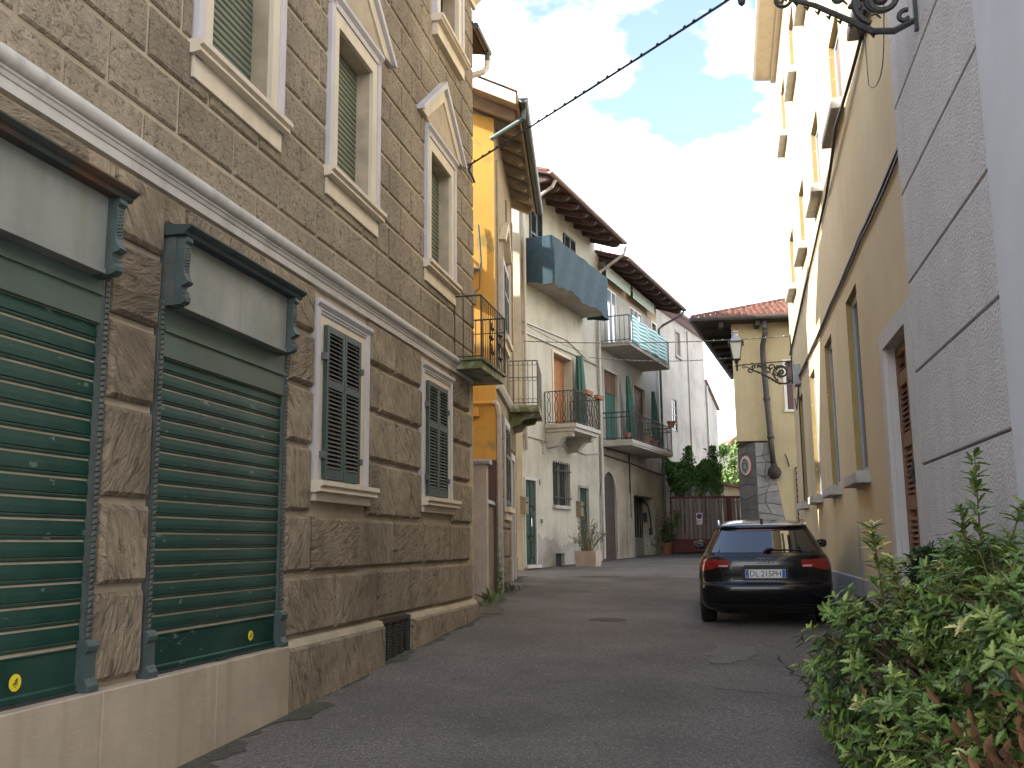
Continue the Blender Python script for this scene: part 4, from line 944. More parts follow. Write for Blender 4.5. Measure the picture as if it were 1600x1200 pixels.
# bushy planter by the second green door
px, py = 1.97, 26.5
PL = thing('stone_planter', 'square pinkish stone planter with pale olive bush by the green door', 'planter', loc=(px, py, gz(px, py)), rotz=-.38)
mb = MB(); mb.add([(-.27, -.25, 0), (.27, -.25, 0), (.27, .25, 0), (-.27, .25, 0), (-.30, -.28, .40), (.30, -.28, .40), (.30, .28, .40), (-.30, .28, .40), (-.25, -.23, .40), (.25, -.23, .40), (.25, .23, .40), (-.25, .23, .40), (-.25, -.23, .34), (.25, -.23, .34), (.25, .23, .34), (-.25, .23, .34)],
       [(3, 2, 1, 0)]+[(i, (i+1) % 4, 4+(i+1) % 4, 4+i) for i in range(4)]+[(4+i, 4+(i+1) % 4, 8+(i+1) % 4, 8+i) for i in range(4)]+[(8+i, 8+(i+1) % 4, 12+(i+1) % 4, 12+i) for i in range(4)]+[(12, 13, 14, 15)])
mb.build('trough', 'planter_stone', PL)
mb = MB(); tw = MB(); pts = []
for i in range(26):
    a = random.uniform(0, 6.28); r = random.uniform(.1, .55); h = random.uniform(.35, 1.0)*(1.15-r*.8); q = (r*math.cos(a), r*math.sin(a), .36+h)
    tw.tube([(q[0]*.15, q[1]*.15, .34), (q[0]*.5, q[1]*.5, .36+h*.6), q], .007, 4)
    for k in range(22):
        f = random.uniform(.35, 1.05); pts.append((q[0]*f+random.gauss(0, .035), q[1]*f+random.gauss(0, .035), .36+h*f+random.gauss(0, .035)))
tw.build('twigs', 'twig', PL, kind='stuff'); leaf_cloud(mb, pts, .065); mb.build('foliage', 'leaf_olive', PL, fix=False, kind='stuff')

# ------------------------------------------------------------------ tall grey house beyond, garden gate, tree
FH = Frame(4.90, 37.66, 25.5, -1, 1.35)
H = thing('tall_grey_house', 'tall pale grey house with few windows behind the ivy', 'house', FH)
hh = [(5.40, 6.0, 9.95, 10.95, .07), (4.45, 5.2, 6.45, 7.85, .08)]
mb = MB(FH); holes_wall(mb, -.0, 10.2, 1., 11.6, hh); reveals(mb, hh); shell(mb, 0, 10.2, 1., 11.6, 7); mb.build('wall', 'plaster_white', H)
mb = MB(FH); mb.prism([(10.21, 1.), (10.21, 9.4), (12.4, 8.3), (12.4, 1.)], 'o', -7, .0); mb.build('low_wing', 'plaster_white', H)
mb = MB(FH); mb.prism([(.35, 11.62), (.35, 11.7), (-5, 13.4), (-5, 13.3)], 's', -.0, 10.6); mb.prism([(.12, 11.45), (.30, 11.6), (0, 11.6), (0, 11.4)], 's', 0., 10.3); rf = mb.build('roof', 'gutter_brown', H)
mb = MB(FH); mb.tube([(0, .4, 11.64), (10.7, .4, 11.64)], .07, 6); mb.build('gutter', 'gutter_brown', rf)
mb = MB(FH); mb.prism([(10.2, 9.42), (12.55, 8.26), (12.55, 8.36), (10.2, 9.52)], 'o', -7, .12); mb.build('wing_roof', 'gutter_brown', H)
mb = MB(FH); mb.box(7.2, 7.75, .002, .06, 1.2, 11.3); mb.build('pilaster', 'plaster_white', H)
mb = MB(FH); mb.tube([(10.3, .06, 9.2), (10.3, .06, 2)], .05, 6); mb.build('drain_pipe', 'zinc', H)
recess_fill(FH, H, hh[0], 'shutter', 'brown_blind')
mb = MB(FH); mb.box(5.3, 5.398, .002, .03, 9.85, 11.03); mb.box(6.002, 6.1, .002, .03, 9.85, 11.03); mb.box(5.398, 6.002, .002, .03, 10.953, 11.03); mb.box(5.25, 6.15, .002, .08, 9.77, 9.848); mb.build('window_surround', 'cement_base', H)
p = recess_fill(FH, H, hh[1], 'pane', 'glass_dark'); mb = MB(FH)
for i in range(5): mb.box(4.45, 5.2, -.045, -.03, 6.5+i*.33, 6.53+i*.33)
for i in range(3): mb.box(4.45+.36*i, 4.48+.36*i, -.047, -.028, 6.45, 7.85)
mb.build('window_bars', 'meter_grey', p)

# garden gate
FK = Frame(5.93, 38.0, 90., -1, 1.36)
K = thing('garden_gate', 'wide garden gate of weathered boards in a dark red frame', 'gate', FK)
mb = MB(FK); mb.box(0, .12, -.08, .04, 1.3, 3.5); mb.box(2.24, 2.42, -.08, .04, 1.3, 3.5); mb.box(.122, 2.238, -.06, .02, 3.42, 3.5); mb.box(2.422, 3.4, -.06, .02, 3.42, 3.5); mb.box(.122, 2.238, -.06, .02, 1.84, 1.9); mb.build('gate_frame', 'gate_red', K)
b = MB(local(FK)); b.box(.012, .138, -.03, .0, 0, 1.52); me = b.mesh('board', 'gate_board')
for i in range(13): inst('board', me, K, FK.loc(.125+i*.1635, random.uniform(-.004, .004), 1.9))
for i in range(5): inst('board', me, K, FK.loc(2.43+i*.1635, random.uniform(-.004, .004), 1.9))
mb = MB(FK); mb.box(.122, 2.238, -.04, -.01, 1.4, 1.84); mb.box(2.422, 3.4, -.04, -.01, 1.4, 1.84)
for i in range(14): mb.box(.122+i*.16, .135+i*.16, -.01, .004, 1.4, 1.84)
mb.build('kick_panel', 'gate_red', K)
SG = MB(FK); SG.box(1.05, 1.28, .022, .028, 2.43, 2.87); sg = SG.build('no_parking_sign', 'sign_white'); sg.location = (FK.x, FK.y, FK.z0); sg.rotation_euler = (0, 0, math.pi/2-FK.h)
tag(sg, 'small white no parking sign fixed on the garden gate', 'sign')
def disc(fr, cx, cz, r, o, mat, par, name, n=20, ri=0.):
    mb = MB(fr)
    if ri: mb.add([(cx+q*math.cos(2*math.pi*i/n), o, cz+q*math.sin(2*math.pi*i/n)) for q in (ri, r) for i in range(n)], [(i, (i+1) % n, n+(i+1) % n, n+i) for i in range(n)])
    else: mb.add([(cx+r*math.cos(2*math.pi*i/n), o, cz+r*math.sin(2*math.pi*i/n)) for i in range(n)], [tuple(range(n))])
    return mb.build(name, mat, par, fix=False)
disc(FK, 1.165, 2.74, .10, .031, 'sign_blue', sg, 'roundel'); disc(FK, 1.165, 2.74, .10, .033, 'sign_red', sg, 'roundel_ring', ri=.08)
mb = MB(FK); c = .7071
for sgn in (1,): mb.add([(1.165+a*c-b_*c, .034, 2.74+a*c*-1-b_*c) for a, b_ in ((-.085, -.011), (.085, -.011), (.085, .011), (-.085, .011))], [(0, 1, 2, 3)])
mb.build('roundel_bar', 'sign_red', sg, fix=False)
def text_mesh(txt, size, mat, extrude=.0):
    cu_ = bpy.data.curves.new('lettering', 'FONT'); cu_.body = txt; cu_.size = size; cu_.align_x = 'CENTER'; cu_.align_y = 'CENTER'; cu_.extrude = extrude; cu_.resolution_u = 3
    o = bpy.data.objects.new('lettering', cu_); COL.objects.link(o); bpy.context.view_layer.update()
    me = bpy.data.meshes.new_from_object(o.evaluated_get(bpy.context.evaluated_depsgraph_get()))
    bpy.data.objects.remove(o); bpy.data.curves.remove(cu_); me.materials.clear(); me.materials.append(MATS[mat]); return me
for txt, zz, sz, mt in (('PASSO', 2.565, .062, 'sign_blue'), ('CARRABILE', 2.49, .04, 'sign_black')):
    inst('lettering', text_mesh(txt, sz, mt), sg, FK.loc(1.165, .031, zz), (math.pi/2, 0, 0))
# pier with a weathered stone figure
FP = Frame(5.77, 37.75, 90., -1, 1.34)
pier = thing('gate_pier', 'grey gate pier topped by a weathered seated stone figure', 'gate pier', FP)
mb = MB(FP); mb.box(-.22, .15, -.2, .18, 1.2, 3.75); mb.box(-.25, .18, -.23, .21, 3.75, 3.83); mb.build('pier', 'cement_base', pier)
mb = MB(FP)
mb.lathe([(0, 3.83), (.14, 3.83), (.15, 3.92), (.115, 4.02), (.125, 4.1), (.10, 4.2), (.055, 4.24), (.075, 4.29), (.08, 4.35), (.05, 4.40), (0, 4.41)], -.03, 0, 10)
mb.lathe([(0, 3.83), (.07, 3.85), (.08, 3.95), (.05, 4.05), (0, 4.08)], .06, .1, 8)
mb.build('stone_figure', 'statue_stone', pier, smooth=True)
mb = MB(FP); mb.box(-.42, -.24, -.0, .2, 2.05, 2.95); mb.tube([(-.3, .05, 2.95), (-.3, .05, 3.9)], .03, 6); mb.tube([(-.36, .05, 2.95), (-.36, .05, 4.4)], .03, 6); mb.build('meter_cabinet', 'meter_grey', pier)
# potted plant at the gate
x, y = 5.62, 36.9; z = gz(x, y)
t = thing('potted_shrub', 'leafy shrub in a terracotta pot at the gate pier', 'potted plant', loc=(x, y, z))
mb = MB(); mb.lathe([(.15, 0), (.21, .34), (.235, .34), (.235, .42), (.2, .42), (.19, .36)], 0, 0, 16); mb.build('pot', 'terracotta', t)
mb = MB(); tw = MB(); pts = []
for i in range(16):
    q = (random.gauss(.05, .17), random.gauss(0, .15), .5+random.random()*1.05); tw.tube([(0, 0, .38), (q[0]*.4, q[1]*.4, q[2]*.6), q], .009, 4)
    for k in range(26): f = random.uniform(.45, 1.05); pts.append((q[0]*f+random.gauss(0, .07), q[1]*f+random.gauss(0, .07), max(.42, q[2]*f+random.gauss(0, .05))))
for k in range(60): pts.append((random.gauss(.42, .12), random.gauss(0, .1), random.gauss(1.35, .15)))
tw.tube([(0, 0, .4), (.2, 0, 1.0), (.45, 0, 1.45)], .012, 4)
tw.build('stems', 'twig', t, kind='stuff'); leaf_cloud(mb, pts, .15); mb.build('foliage', 'leaf_green', t, fix=False, kind='stuff')
x, y = 8.35, 37.6; z = gz(x, y)
t = thing('corner_shrub', 'small green shrub in front of the gate beside the stone wall', 'shrub', loc=(x, y, z))
mb = MB(); leaf_cloud(mb, [(random.gauss(0, .16), random.gauss(0, .15), abs(random.gauss(.75, .25))) for _ in range(260)], .13); mb.build('foliage', 'leaf_vine', t, fix=False, kind='stuff')
mb = MB(); mb.tube([(0, 0, 0), (.02, 0, .7)], .02, 5); mb.build('stem', 'twig', t)
x, y = 5.15, 36.1; z = gz(x, y)
t = thing('wall_weeds', 'dry straggling weeds at the foot of the garage jamb', 'weeds', loc=(x, y, z))
mb = MB(); leaf_cloud(mb, [(random.gauss(0, .12), random.gauss(0, .12), abs(random.gauss(.3, .55))) for _ in range(200)], .13); mb.build('foliage', 'leaf_olive', t, fix=False, kind='stuff')
# ivy spilling over the garden wall
mb = MB(); gwall = Frame(5.55, 38.5, 88, -1, 1.3)
gw = thing('garden_wall', 'rendered garden wall almost covered by ivy', 'wall', gwall)
w_ = MB(gwall); w_.box(0, 2.55, -.25, 0, 1.2, 4.3); w_.build('wall', 'plaster_grey', gw)
iv = thing('ivy', 'dense dark green ivy hanging over the garden wall and climbing the house', 'ivy', gwall)
pts = []
for i in range(6500):
    s = random.uniform(-.05, 2.55); top = 4.98-.10*s+.12*math.sin(s*3.1+1)+.10*math.sin(s*7.3); z = top-abs(random.gauss(0, .55))
    if 1.3 < s < 1.6 and z < 3.95 and random.random() < .85: continue
    if z < 3.3: continue
    pts.append(gwall.loc(s, .05+random.random()*.35+.2*math.sin(s*5+z*4), z))
for i in range(420): f = random.random(); pts.append(gwall.loc(1.25+random.gauss(0, .13)*(1.35-f), .2+random.random()*.25, 4.7+.75*f))
for i in range(520): f = random.random(); pts.append(gwall.loc(2.2+random.gauss(0, .17)*(1.2-f*.8), .2+random.random()*.3, 4.4+1.05*f))
mb = MB(); leaf_cloud(mb, pts, .16); o = mb.build('foliage', 'leaf_vine', iv, fix=False, kind='stuff')
mb = MB(gwall)
for s in (.2, 1.0, 1.8, 2.4): mb.tube([(s, .06, 1.5), (s+.1, .08, 3.), (s, .1, 4.4)], .03, 5)
mb.build('stems', 'twig', iv, kind='stuff')
# garden lamp globe
t = MB(); t.lathe([(0, -.09), (.06, -.07), (.09, 0), (.06, .07), (0, .09)], 0, 0, 10); o = t.build('garden_globe', 'bulb_white', smooth=True); o.location = (6.92, 38.6, 3.66); tag(o, 'small pale globe light against the ivy', 'light')
# shed and far roof
FS = Frame(8.85, 43.0, 84, -1, 1.4)
t = thing('garden_shed', 'low cream outbuilding with tiled edge beyond the gate', 'outbuilding', FS)
mb = MB(FS); mb.prism([(0, 1.3), (3.5, 1.3), (3.5, 3.62), (.0, 4.24)], 'o', -3, 0); mb.build('wall', 'cream_frame', t)
mb = MB(FS); mb.prism([(-.3, 4.30), (3.6, 3.62), (3.6, 3.70), (-.3, 4.40)], 'o', -3.2, .3); rf = mb.build('roof', 'tile_red', t)
mb = MB(FS); mb.box(-.1, 3.5, .002, .25, 3.42, 3.52); mb.build('ledge', 'soffit_wood', t)
t = thing('red_roofed_house', 'far house with a red tiled gable roof', 'house', loc=(13.8, 60, 1.5))
mb = MB(); mb.prism([(-3, 0), (3, 0), (3, 4), (0, 6.4), (-3, 4)], 'o', 0, 8); mb.build('wall', 'plaster_cream', t)
mb = MB(); mb.prism([(-3.4, 3.8), (0, 6.5), (3.4, 3.8), (3.4, 4.05), (0, 6.75), (-3.4, 4.05)], 'o', -.3, 8.3); mb.build('roof', 'tile_red', t)
def tree(x, y, z0, h, r, label, n=5200, size=.34, mat='leaf_tree'):
    t = thing('garden_tree', label, 'tree', loc=(x, y, z0), group=None)
    tr = MB(); tr.tube([(0, 0, -.3), (.05, .02, h*.25), (-.05, 0, h*.5), (.05, .05, h*.8)], [.22, .17, .12, .05], 8)
    mb = MB(); pts = []
    for i in range(34):
        a = random.uniform(0, 6.28); f = random.uniform(.3, 1.); rr = r*math.sqrt(random.random())*(1.1-.75*abs(f-.55)); q = Vector((rr*math.cos(a), rr*math.sin(a), h*f))
        tr.tube([(0, 0, h*f*.55), tuple(q*.55+Vector((0, 0, h*f*.18))), tuple(q)], [.07, .04, .015], 5)
        cr_ = random.uniform(.35, .75)*r*.42
        for k in range(n//34): d = Vector((random.gauss(0, 1), random.gauss(0, 1), random.gauss(0, .7))); pts.append(tuple(q+d*cr_*.5))
    tr.build('trunk', 'bark', t); leaf_cloud(mb, pts, size); mb.build('crown', mat, t, fix=False, kind='stuff')
tree(12.0, 55., 1.5, 5.7, 2.0, 'bright green leafy tree beyond the garden gate')
tree(13.5, 57., 1.5, 3.9, 1.3, 'sparser darker tree to the right of the bright one', 1600, .25, 'leaf_vine')

# ------------------------------------------------------------------ ochre corner house with tiled roof and stone base
FF = Frame(7.20, 31.6, 99., -1, gz(7.5, 31.5))
F = thing('corner_house', 'ochre house with tiled roof, wide dark eaves and grey stone corner at the street end', 'house', FF)
FW = 9.
fh = [(1.66, 2.5, 5.93, 7.48, .08), (1.80, 2.5, 2.42, 4.05, .1)]
mb = MB(FF); ZF = 4.95
holes_wall(mb, 0, FW, ZF, 9.0, [fh[0]]); holes_wall(mb, .98, FW, .5, ZF, [fh[1]]); reveals(mb, fh)
mb.quad((0, 0, ZF), (1.6, -9, ZF), (1.6, -9, 9.), (0, 0, 9.)); mb.quad((.1, -.6, .5), (1.6, -9, .5), (1.6, -9, ZF), (.1, -.6, ZF)); mb.quad((FW, 0, .5), (FW, 0, 9), (FW, -9, 9), (FW, -9, .5)); mb.quad((1.6, -9, .5), (FW, -9, .5), (FW, -9, 9.), (1.6, -9, 9.))
mb.quad((0, 0, ZF), (0, -.8, ZF), (1.3, -.8, ZF), (1.3, 0, ZF))
mb.build('wall', 'f_wall', F)
# stone base: chamfered face, then a flaring front
mb = MB(FF)
A0, A1 = (.06, -.52), (.55, .03)
def rx(z): return 1.04+.50*max(0, (4.9-z)/3.4)**1.25
zs_ = [.6+i*(4.9-.6)/10 for i in range(11)]
for a, b_ in zip(zs_[:-1], zs_[1:]):
    mb.quad((*A0, a), (*A1, a), (*A1, b_), (*A0, b_)); mb.quad((*A1, a), (rx(a), .06, a), (rx(b_), .06, b_), (*A1, b_)); mb.quad((rx(a), .06, a), (rx(a), -.05, a), (rx(b_), -.05, b_), (rx(b_), .06, b_))
mb.quad((*A0, 4.9), (*A1, 4.9), (1.04, .06, 4.9), (.6, -.6, 4.9))
base = mb.build('stone_base', 'mortar', F)
def crazy(surf, rows, cols, mat, name='stone'):
    """irregular slabs from a jittered grid; surf maps (u,v) to a wall point, slabs sit proud of the mortar"""
    J = {}
    for i in range(cols+1):
        for j in range(rows+1):
            du = 0 if i in (0, cols) else random.uniform(-.36, .36)/cols; dv = 0 if j in (0, rows) else random.uniform(-.40, .40)/rows
            J[i, j] = (i/cols+du, j/rows+dv)
    done = set()
    for j in range(rows):
        for i in range(cols):
            if (i, j) in done: continue
            q = [J[i, j], J[i+1, j], J[i+1, j+1], J[i, j+1]]
            if i+1 < cols and random.random() < .3: q = [J[i, j], J[i+1, j], J[i+2, j], J[i+2, j+1], J[i+1, j+1], J[i, j+1]]; done.add((i+1, j))
            cu_, cv_ = sum(p[0] for p in q)/len(q), sum(p[1] for p in q)/len(q)
            q = [(p[0]+(cu_-p[0])*.04, p[1]+(cv_-p[1])*.035) for p in q]; pr = random.uniform(.012, .028); n = len(q)
            mb = MB(FF); mb.add([surf(*p, 0.) for p in q]+[surf(p[0]+(cu_-p[0])*.06, p[1]+(cv_-p[1])*.06, pr) for p in q], [tuple(range(n, 2*n))]+[(k, (k+1) % n, n+(k+1) % n, n+k) for k in range(n)])
            mb.build(name, mat, base)
def front_s(u, v, p): z = 1.2+v*3.68; return (A1[0]+.01+(rx(z)-A1[0]-.01)*u, .055+p, z)
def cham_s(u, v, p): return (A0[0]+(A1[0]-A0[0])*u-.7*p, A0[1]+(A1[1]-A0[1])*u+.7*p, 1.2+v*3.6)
crazy(front_s, 11, 2, 'slab_stone'); crazy(cham_s, 11, 2, 'slab_stone_shaded')
# hip roof with barrel tiles
EZ = 8.86; pf = .37; lipf = .62; lefto = -1.25
mb = MB(FF)
def rz(s, o): return EZ+.06+pf*min(lipf-o, s-lefto)
hip = 5.0
mb.add([(lefto, lipf, EZ), (FW+.5, lipf, EZ), (FW+.5, lipf-hip, EZ+pf*hip), (lefto+hip, lipf-hip, EZ+pf*hip), (lefto+2.0, lipf-12, EZ),
        (lefto, lipf, EZ+.06), (FW+.5, lipf, EZ+.06), (FW+.5, lipf-hip, EZ+.06+pf*hip), (lefto+hip, lipf-hip, EZ+.06+pf*hip), (lefto+2.0, lipf-12, EZ+.06)],
       [(0, 1, 2, 3), (0, 3, 4), (5, 8, 7, 6), (5, 9, 8), (0, 5, 6, 1), (0, 4, 9, 5)])
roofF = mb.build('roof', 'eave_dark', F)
b = MB(local(FF)); n = 5
for k in range(n):
    a0, a1 = math.pi*k/n, math.pi*(k+1)/n
    b.add([(-r*math.cos(a), o, .095*r/.085*math.sin(a)-o*pf+t) for a in (a0, a1) for o, r, t in ((0, .094, .03), (-.40, .074, .0))], [(0, 1, 3, 2)])
b.add([(-.094*math.cos(math.pi*k/n), -.001, .10*math.sin(math.pi*k/n)+.03) for k in range(n+1)], [tuple(range(n+1))])
me = b.mesh('roof_tile', 'tile_red', fix=False)
for row in range(9):
    for col in range(24):
        s = lefto+.1+col*.195; o = lipf+.04-row*.34
        if s-lefto < (lipf-o)+.02 or s > 3.2: continue
        inst('roof_tile', me, roofF, FF.loc(s, o, rz(lefto+99, o)-.02+random.uniform(-.008, .008)), (random.uniform(-.03, .03), 0, random.uniform(-.03, .03)))
b = MB(local(FF))
for k in range(n):
    a0, a1 = math.pi*k/n, math.pi*(k+1)/n; b.add([(-.11*math.cos(a), o, .1*math.sin(a)) for a in (a0, a1) for o in (0, -.45)], [(0, 1, 3, 2)])
for o in (-.002, -.448): b.add([(-.11*math.cos(math.pi*k/n), o, .1*math.sin(math.pi*k/n)) for k in range(n+1)], [tuple(range(n+1))])
me = b.mesh('ridge_tile', 'tile_red', fix=False); hl = math.hypot(1, 1)
for i in range(14):
    q = i*.29; inst('ridge_tile', me, roofF, FF.loc(lefto+q, lipf-q, EZ+.06+pf*q+.02), (math.atan2(pf, hl), 0, -math.pi/4))
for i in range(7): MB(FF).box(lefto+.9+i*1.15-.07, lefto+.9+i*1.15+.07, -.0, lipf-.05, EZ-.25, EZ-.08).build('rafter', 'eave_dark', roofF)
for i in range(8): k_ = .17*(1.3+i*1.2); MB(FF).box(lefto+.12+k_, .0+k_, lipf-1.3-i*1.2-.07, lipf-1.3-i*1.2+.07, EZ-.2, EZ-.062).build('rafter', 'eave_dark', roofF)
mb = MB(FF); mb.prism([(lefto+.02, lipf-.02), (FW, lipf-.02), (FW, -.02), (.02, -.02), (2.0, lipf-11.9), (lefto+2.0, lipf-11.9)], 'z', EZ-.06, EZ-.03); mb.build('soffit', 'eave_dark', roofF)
mb = MB(FF); mb.tube([(lefto-.05, lipf+.06, EZ+.0), (FW, lipf+.06, EZ+.0)], .075, 8); mb.tube([(lefto-.06, lipf+.06, EZ+.0), (lefto+1.94, lipf-12, EZ+.0)], .075, 8); mb.build('gutter', 'gutter_iron', roofF)
mb = MB(FF); mb.lathe([(.085, 8.75), (.10, 8.5), (.06, 8.42)], 1.02, lipf-.1, 10); mb.tube([(1.02, lipf-.1, 8.6), (1.02, lipf-.12, 8.35), (.95, .2, 8.0), (.95, .14, 7.7), (1.0, .14, 6.2), (1.06, .14, 4.9), (1.1, .14, 4.2)], .085, 10); mb.lathe([(.1, 6.22), (.11, 6.25), (.11, 6.3), (.1, 6.33)], 1.0, .14, 10); mb.lathe([(.105, 5.0), (.115, 5.05), (.105, 5.1)], 1.06, .14, 10); dp = mb.build('drain_pipe', 'gutter_iron', F, smooth=True)
mb = MB(FF); mb.lathe([(0, 3.70), (.12, 3.73), (.2, 3.83), (.215, 3.93), (.17, 4.05), (.1, 4.12), (.095, 4.2), (0, 4.2)], 1.12, .14, 12); mb.build('pipe_shoe', 'eave_dark', dp, smooth=True)
# windows
h = fh[0]; p = recess_fill(FF, F, h, 'shutter', 'purple_blind', .05)
for i in range(20): pass
mb = MB(FF)
for i in range(22): mb.prism([(-.03, 5.97+i*.068), (-.012, 5.97+i*.068), (-.02, 6.03+i*.068), (-.03, 6.03+i*.068)], 's', h[0]+.04, h[1]-.04)
mb.build('slats', 'purple_blind', p, kind='stuff')
mb = MB(FF); mb.box(h[0]-.09, h[0]-.002, .002, .03, h[2]-.07, h[3]+.08); mb.box(h[0]-.002, h[1], .002, .03, h[3]+.003, h[3]+.08); mb.box(h[0]-.12, h[1]+.1, .032, .07, h[2]-.08, h[2]-.003); mb.build('window_surround', 'white_paint', F)
h = fh[1]; p = recess_fill(FF, F, h, 'shutter', 'purple_blind', .05)
mb = MB(FF)
for i in range(23): mb.prism([(-.05, 2.46+i*.068), (-.032, 2.46+i*.068), (-.04, 2.52+i*.068), (-.05, 2.52+i*.068)], 's', h[0]+.04, h[1]-.04)
mb.build('slats', 'purple_blind', p, kind='stuff')
mb = MB(FF); mb.box(h[0]-.02, h[0]+.0, .0, .06, h[2], h[3]); mb.box(h[0]-.02, h[1], .0, .06, h[3], h[3]+.03); mb.box(h[0]-.02, h[1], .0, .06, h[2]-.03, h[2]); mb.build('grille_frame', 'gate_red', F)
mb = MB(FF)
for i in range(9):
    zz = h[2]+.1+i*.18; mb.tube([(h[0]+.05+.035*math.cos(a), .05, zz+.085*math.sin(a)) for a in [2*math.pi*k/8 for k in range(9)]], .012, 4)
for i in range(4): mb.tube([(h[0]+.1+.16*i+.07*math.cos(a), .05, h[3]-.05+.035*math.sin(a)) for a in [2*math.pi*k/8 for k in range(9)]], .012, 4); mb.tube([(h[0]+.1+.16*i+.07*math.cos(a), .05, h[2]+.05+.035*math.sin(a)) for a in [2*math.pi*k/8 for k in range(9)]], .012, 4)
mb.build('grille_scrolls', 'bulb_white', F)
mb = MB(FF); mb.tube([(1.6, .02, 4.1), (1.55, .06, 4.3), (1.48, .05, 4.5)], .02, 5); mb.build('wall_hook', 'iron', F)
# oval crest
cxm = ((A0[0]+A1[0])/2, (A0[1]+A1[1])/2, 4.18); nd = (-.707, .707)
CR = thing('oval_crest', 'oval glazed coat of arms plaque on the dark stone corner', 'plaque', loc=FF.world(cxm[0], cxm[1], cxm[2]), rotz=math.pi/2-FF.h)
FCR = Frame(0, 0, 0, -1, 0)
def oval(rx_, rz_, d0, d1, mat, name, rin=0., zc_=0.):
    mb = MB(FCR); n = 28; P_ = lambda k, f, d: (.707*rx_*f*math.cos(k)+nd[0]*d, .707*rx_*f*math.cos(k)+nd[1]*d, zc_+rz_*f*math.sin(k)); K_ = [2*math.pi*i/n for i in range(n)]
    mb.add([P_(k, 1, d0) for k in K_]+[P_(k, 1, d1) for k in K_]+[P_(k, .9, d1+.012) for k in K_]+[P_(0, 0, d1+.012)],
           [(i, (i+1) % n, n+(i+1) % n, n+i) for i in range(n)]+[(n+i, n+(i+1) % n, 2*n+(i+1) % n, 2*n+i) for i in range(n)]+[(2*n+i, 2*n+(i+1) % n, 3*n) for i in range(n)])
    return mb.build(name, mat, CR, smooth=False)
oval(.25, .34, 0, .055, 'crest_red', 'rim'); oval(.222, .312, .05, .066, 'crest_white', 'field'); oval(.165, .245, .066, .078, 'crest_tan', 'inner_field')
def shield(pts, d, mat, name):
    mb = MB(FCR); P_ = lambda u, z, dd: (.707*u+nd[0]*dd, .707*u+nd[1]*dd, z); n = len(pts)
    mb.add([P_(u, z, d-.01) for u, z in pts]+[P_(u, z, d) for u, z in pts], [tuple(range(n, 2*n))]+[(i, (i+1) % n, n+(i+1) % n, n+i) for i in range(n)]); mb.build(name, mat, CR)
shield([(-.115, .10), (.115, .10), (.11, -.08), (.07, -.16), (0, -.21), (-.07, -.16), (-.11, -.08)], .104, 'crest_grey', 'shield')
shield([(-.085, .14), (-.07, .2), (-.035, .165), (0, .22), (.035, .165), (.07, .2), (.085, .14)], .104, 'crest_grey', 'crown')
shield([(-.05, -.08), (-.02, .06), (.0, -.02), (.03, .07), (.05, -.09), (0, -.12)], .112, 'crest_tan', 'charge')

# ------------------------------------------------------------------ long ochre building on the right
FR_ = Frame(1.75, 0., 12.16, 1, gz(4.5, 12))
Rb = thing('ochre_building', 'tall ochre building with deep narrow windows along the right side', 'building', FR_)
R0, R1, RZ = 8.60, 24.6, 13.6
cols = [12.93+3.13*k for k in range(4)]
rh = []
for c in cols: rh.append((c-.56, c+.56, 2.60, 4.97, .125))
for k in range(-1, 4):
    c = 12.93+3.13*k
    rh.append((c-.56, c+.56, 7.42, 8.74, .125)); rh.append((c-.56, c+.56, 11.0, 12.4, .125))
rh.append((9.07, 10.36, .8, 3.72, .17))
mb = MB(FR_); holes_wall(mb, R0, R1, -.2, RZ, rh); shell(mb, R0, R1, -.2, RZ, 9.); mb.build('wall', 'ochre_wall', Rb)
for h_ in rh[:-1]: mb = MB(FR_); reveals(mb, [h_]); mb.build('window_reveal', 'ochre_jamb', Rb)
mb = MB(FR_); reveals(mb, rh[-1:]); mb.build('door_reveal', 'surround_stone', Rb)
for i, h in enumerate(rh[:-1]):
    p = recess_fill(FR_, Rb, h, 'pane', 'glass_dark' if i < 4 else 'brown_blind')
    mb = MB(FR_); mb.box(h[0], h[0]+.09, -.108, -.075, h[2], h[3]); mb.box(h[1]-.09, h[1], -.108, -.075, h[2], h[3]); mb.box(h[0]+.09, h[1]-.09, -.108, -.08, h[2], h[2]+.09); mb.box(h[0]+.09, h[1]-.09, -.108, -.08, h[3]-.09, h[3]); mb.box((h[0]+h[1])/2-.04, (h[0]+h[1])/2+.04, -.108, -.08, h[2]+.09, h[3]-.09)
    mb.build('window_frame', 'frame_bluegrey', p)
    mb = MB(FR_); mb.cham(h[0]-.13, h[1]+.13, -.0, .17, h[2]-.15, h[2]-.006, .012); mb.build('window_sill', 'stone_sill', Rb)
# stone doorway with louvred timber door
mb = MB(FR_); mb.box(8.74, 9.067, .002, .05, .7, 3.90); mb.box(10.363, 10.56, .002, .05, .7, 3.90); mb.box(9.067, 10.363, .002, .05, 3.723, 3.90); mb.build('door_surround', 'surround_stone', Rb)
mb = MB(FR_); mb.box(9.07, 10.36, -.17, -.13, .8, 3.72); dr = mb.build('door', 'door_wood', Rb)
mb = MB(FR_)
for a in (9.07, 9.66, 9.73, 10.27): mb.box(a, a+.09, -.13, -.07, .85, 3.70)
for zz in (.86, 1.45, 2.05, 2.68, 3.3, 3.62): mb.box(9.16, 9.66, -.128, -.075, zz, zz+.14 if zz < 3.6 else zz+.09); mb.box(9.82, 10.27, -.128, -.075, zz, zz+.14 if zz < 3.6 else zz+.09)
mb.build('door_frame', 'door_wood', dr)
b = MB(local(FR_)); b.add([(0, -.02, .03), (.5, -.02, .03), (.5, .02, -.01), (0, .02, -.01), (0, -.012, .038), (.5, -.012, .038), (.5, .028, -.002), (0, .028, -.002)], [(0, 1, 2, 3), (4, 7, 6, 5), (3, 2, 6, 7), (0, 4, 5, 1)])
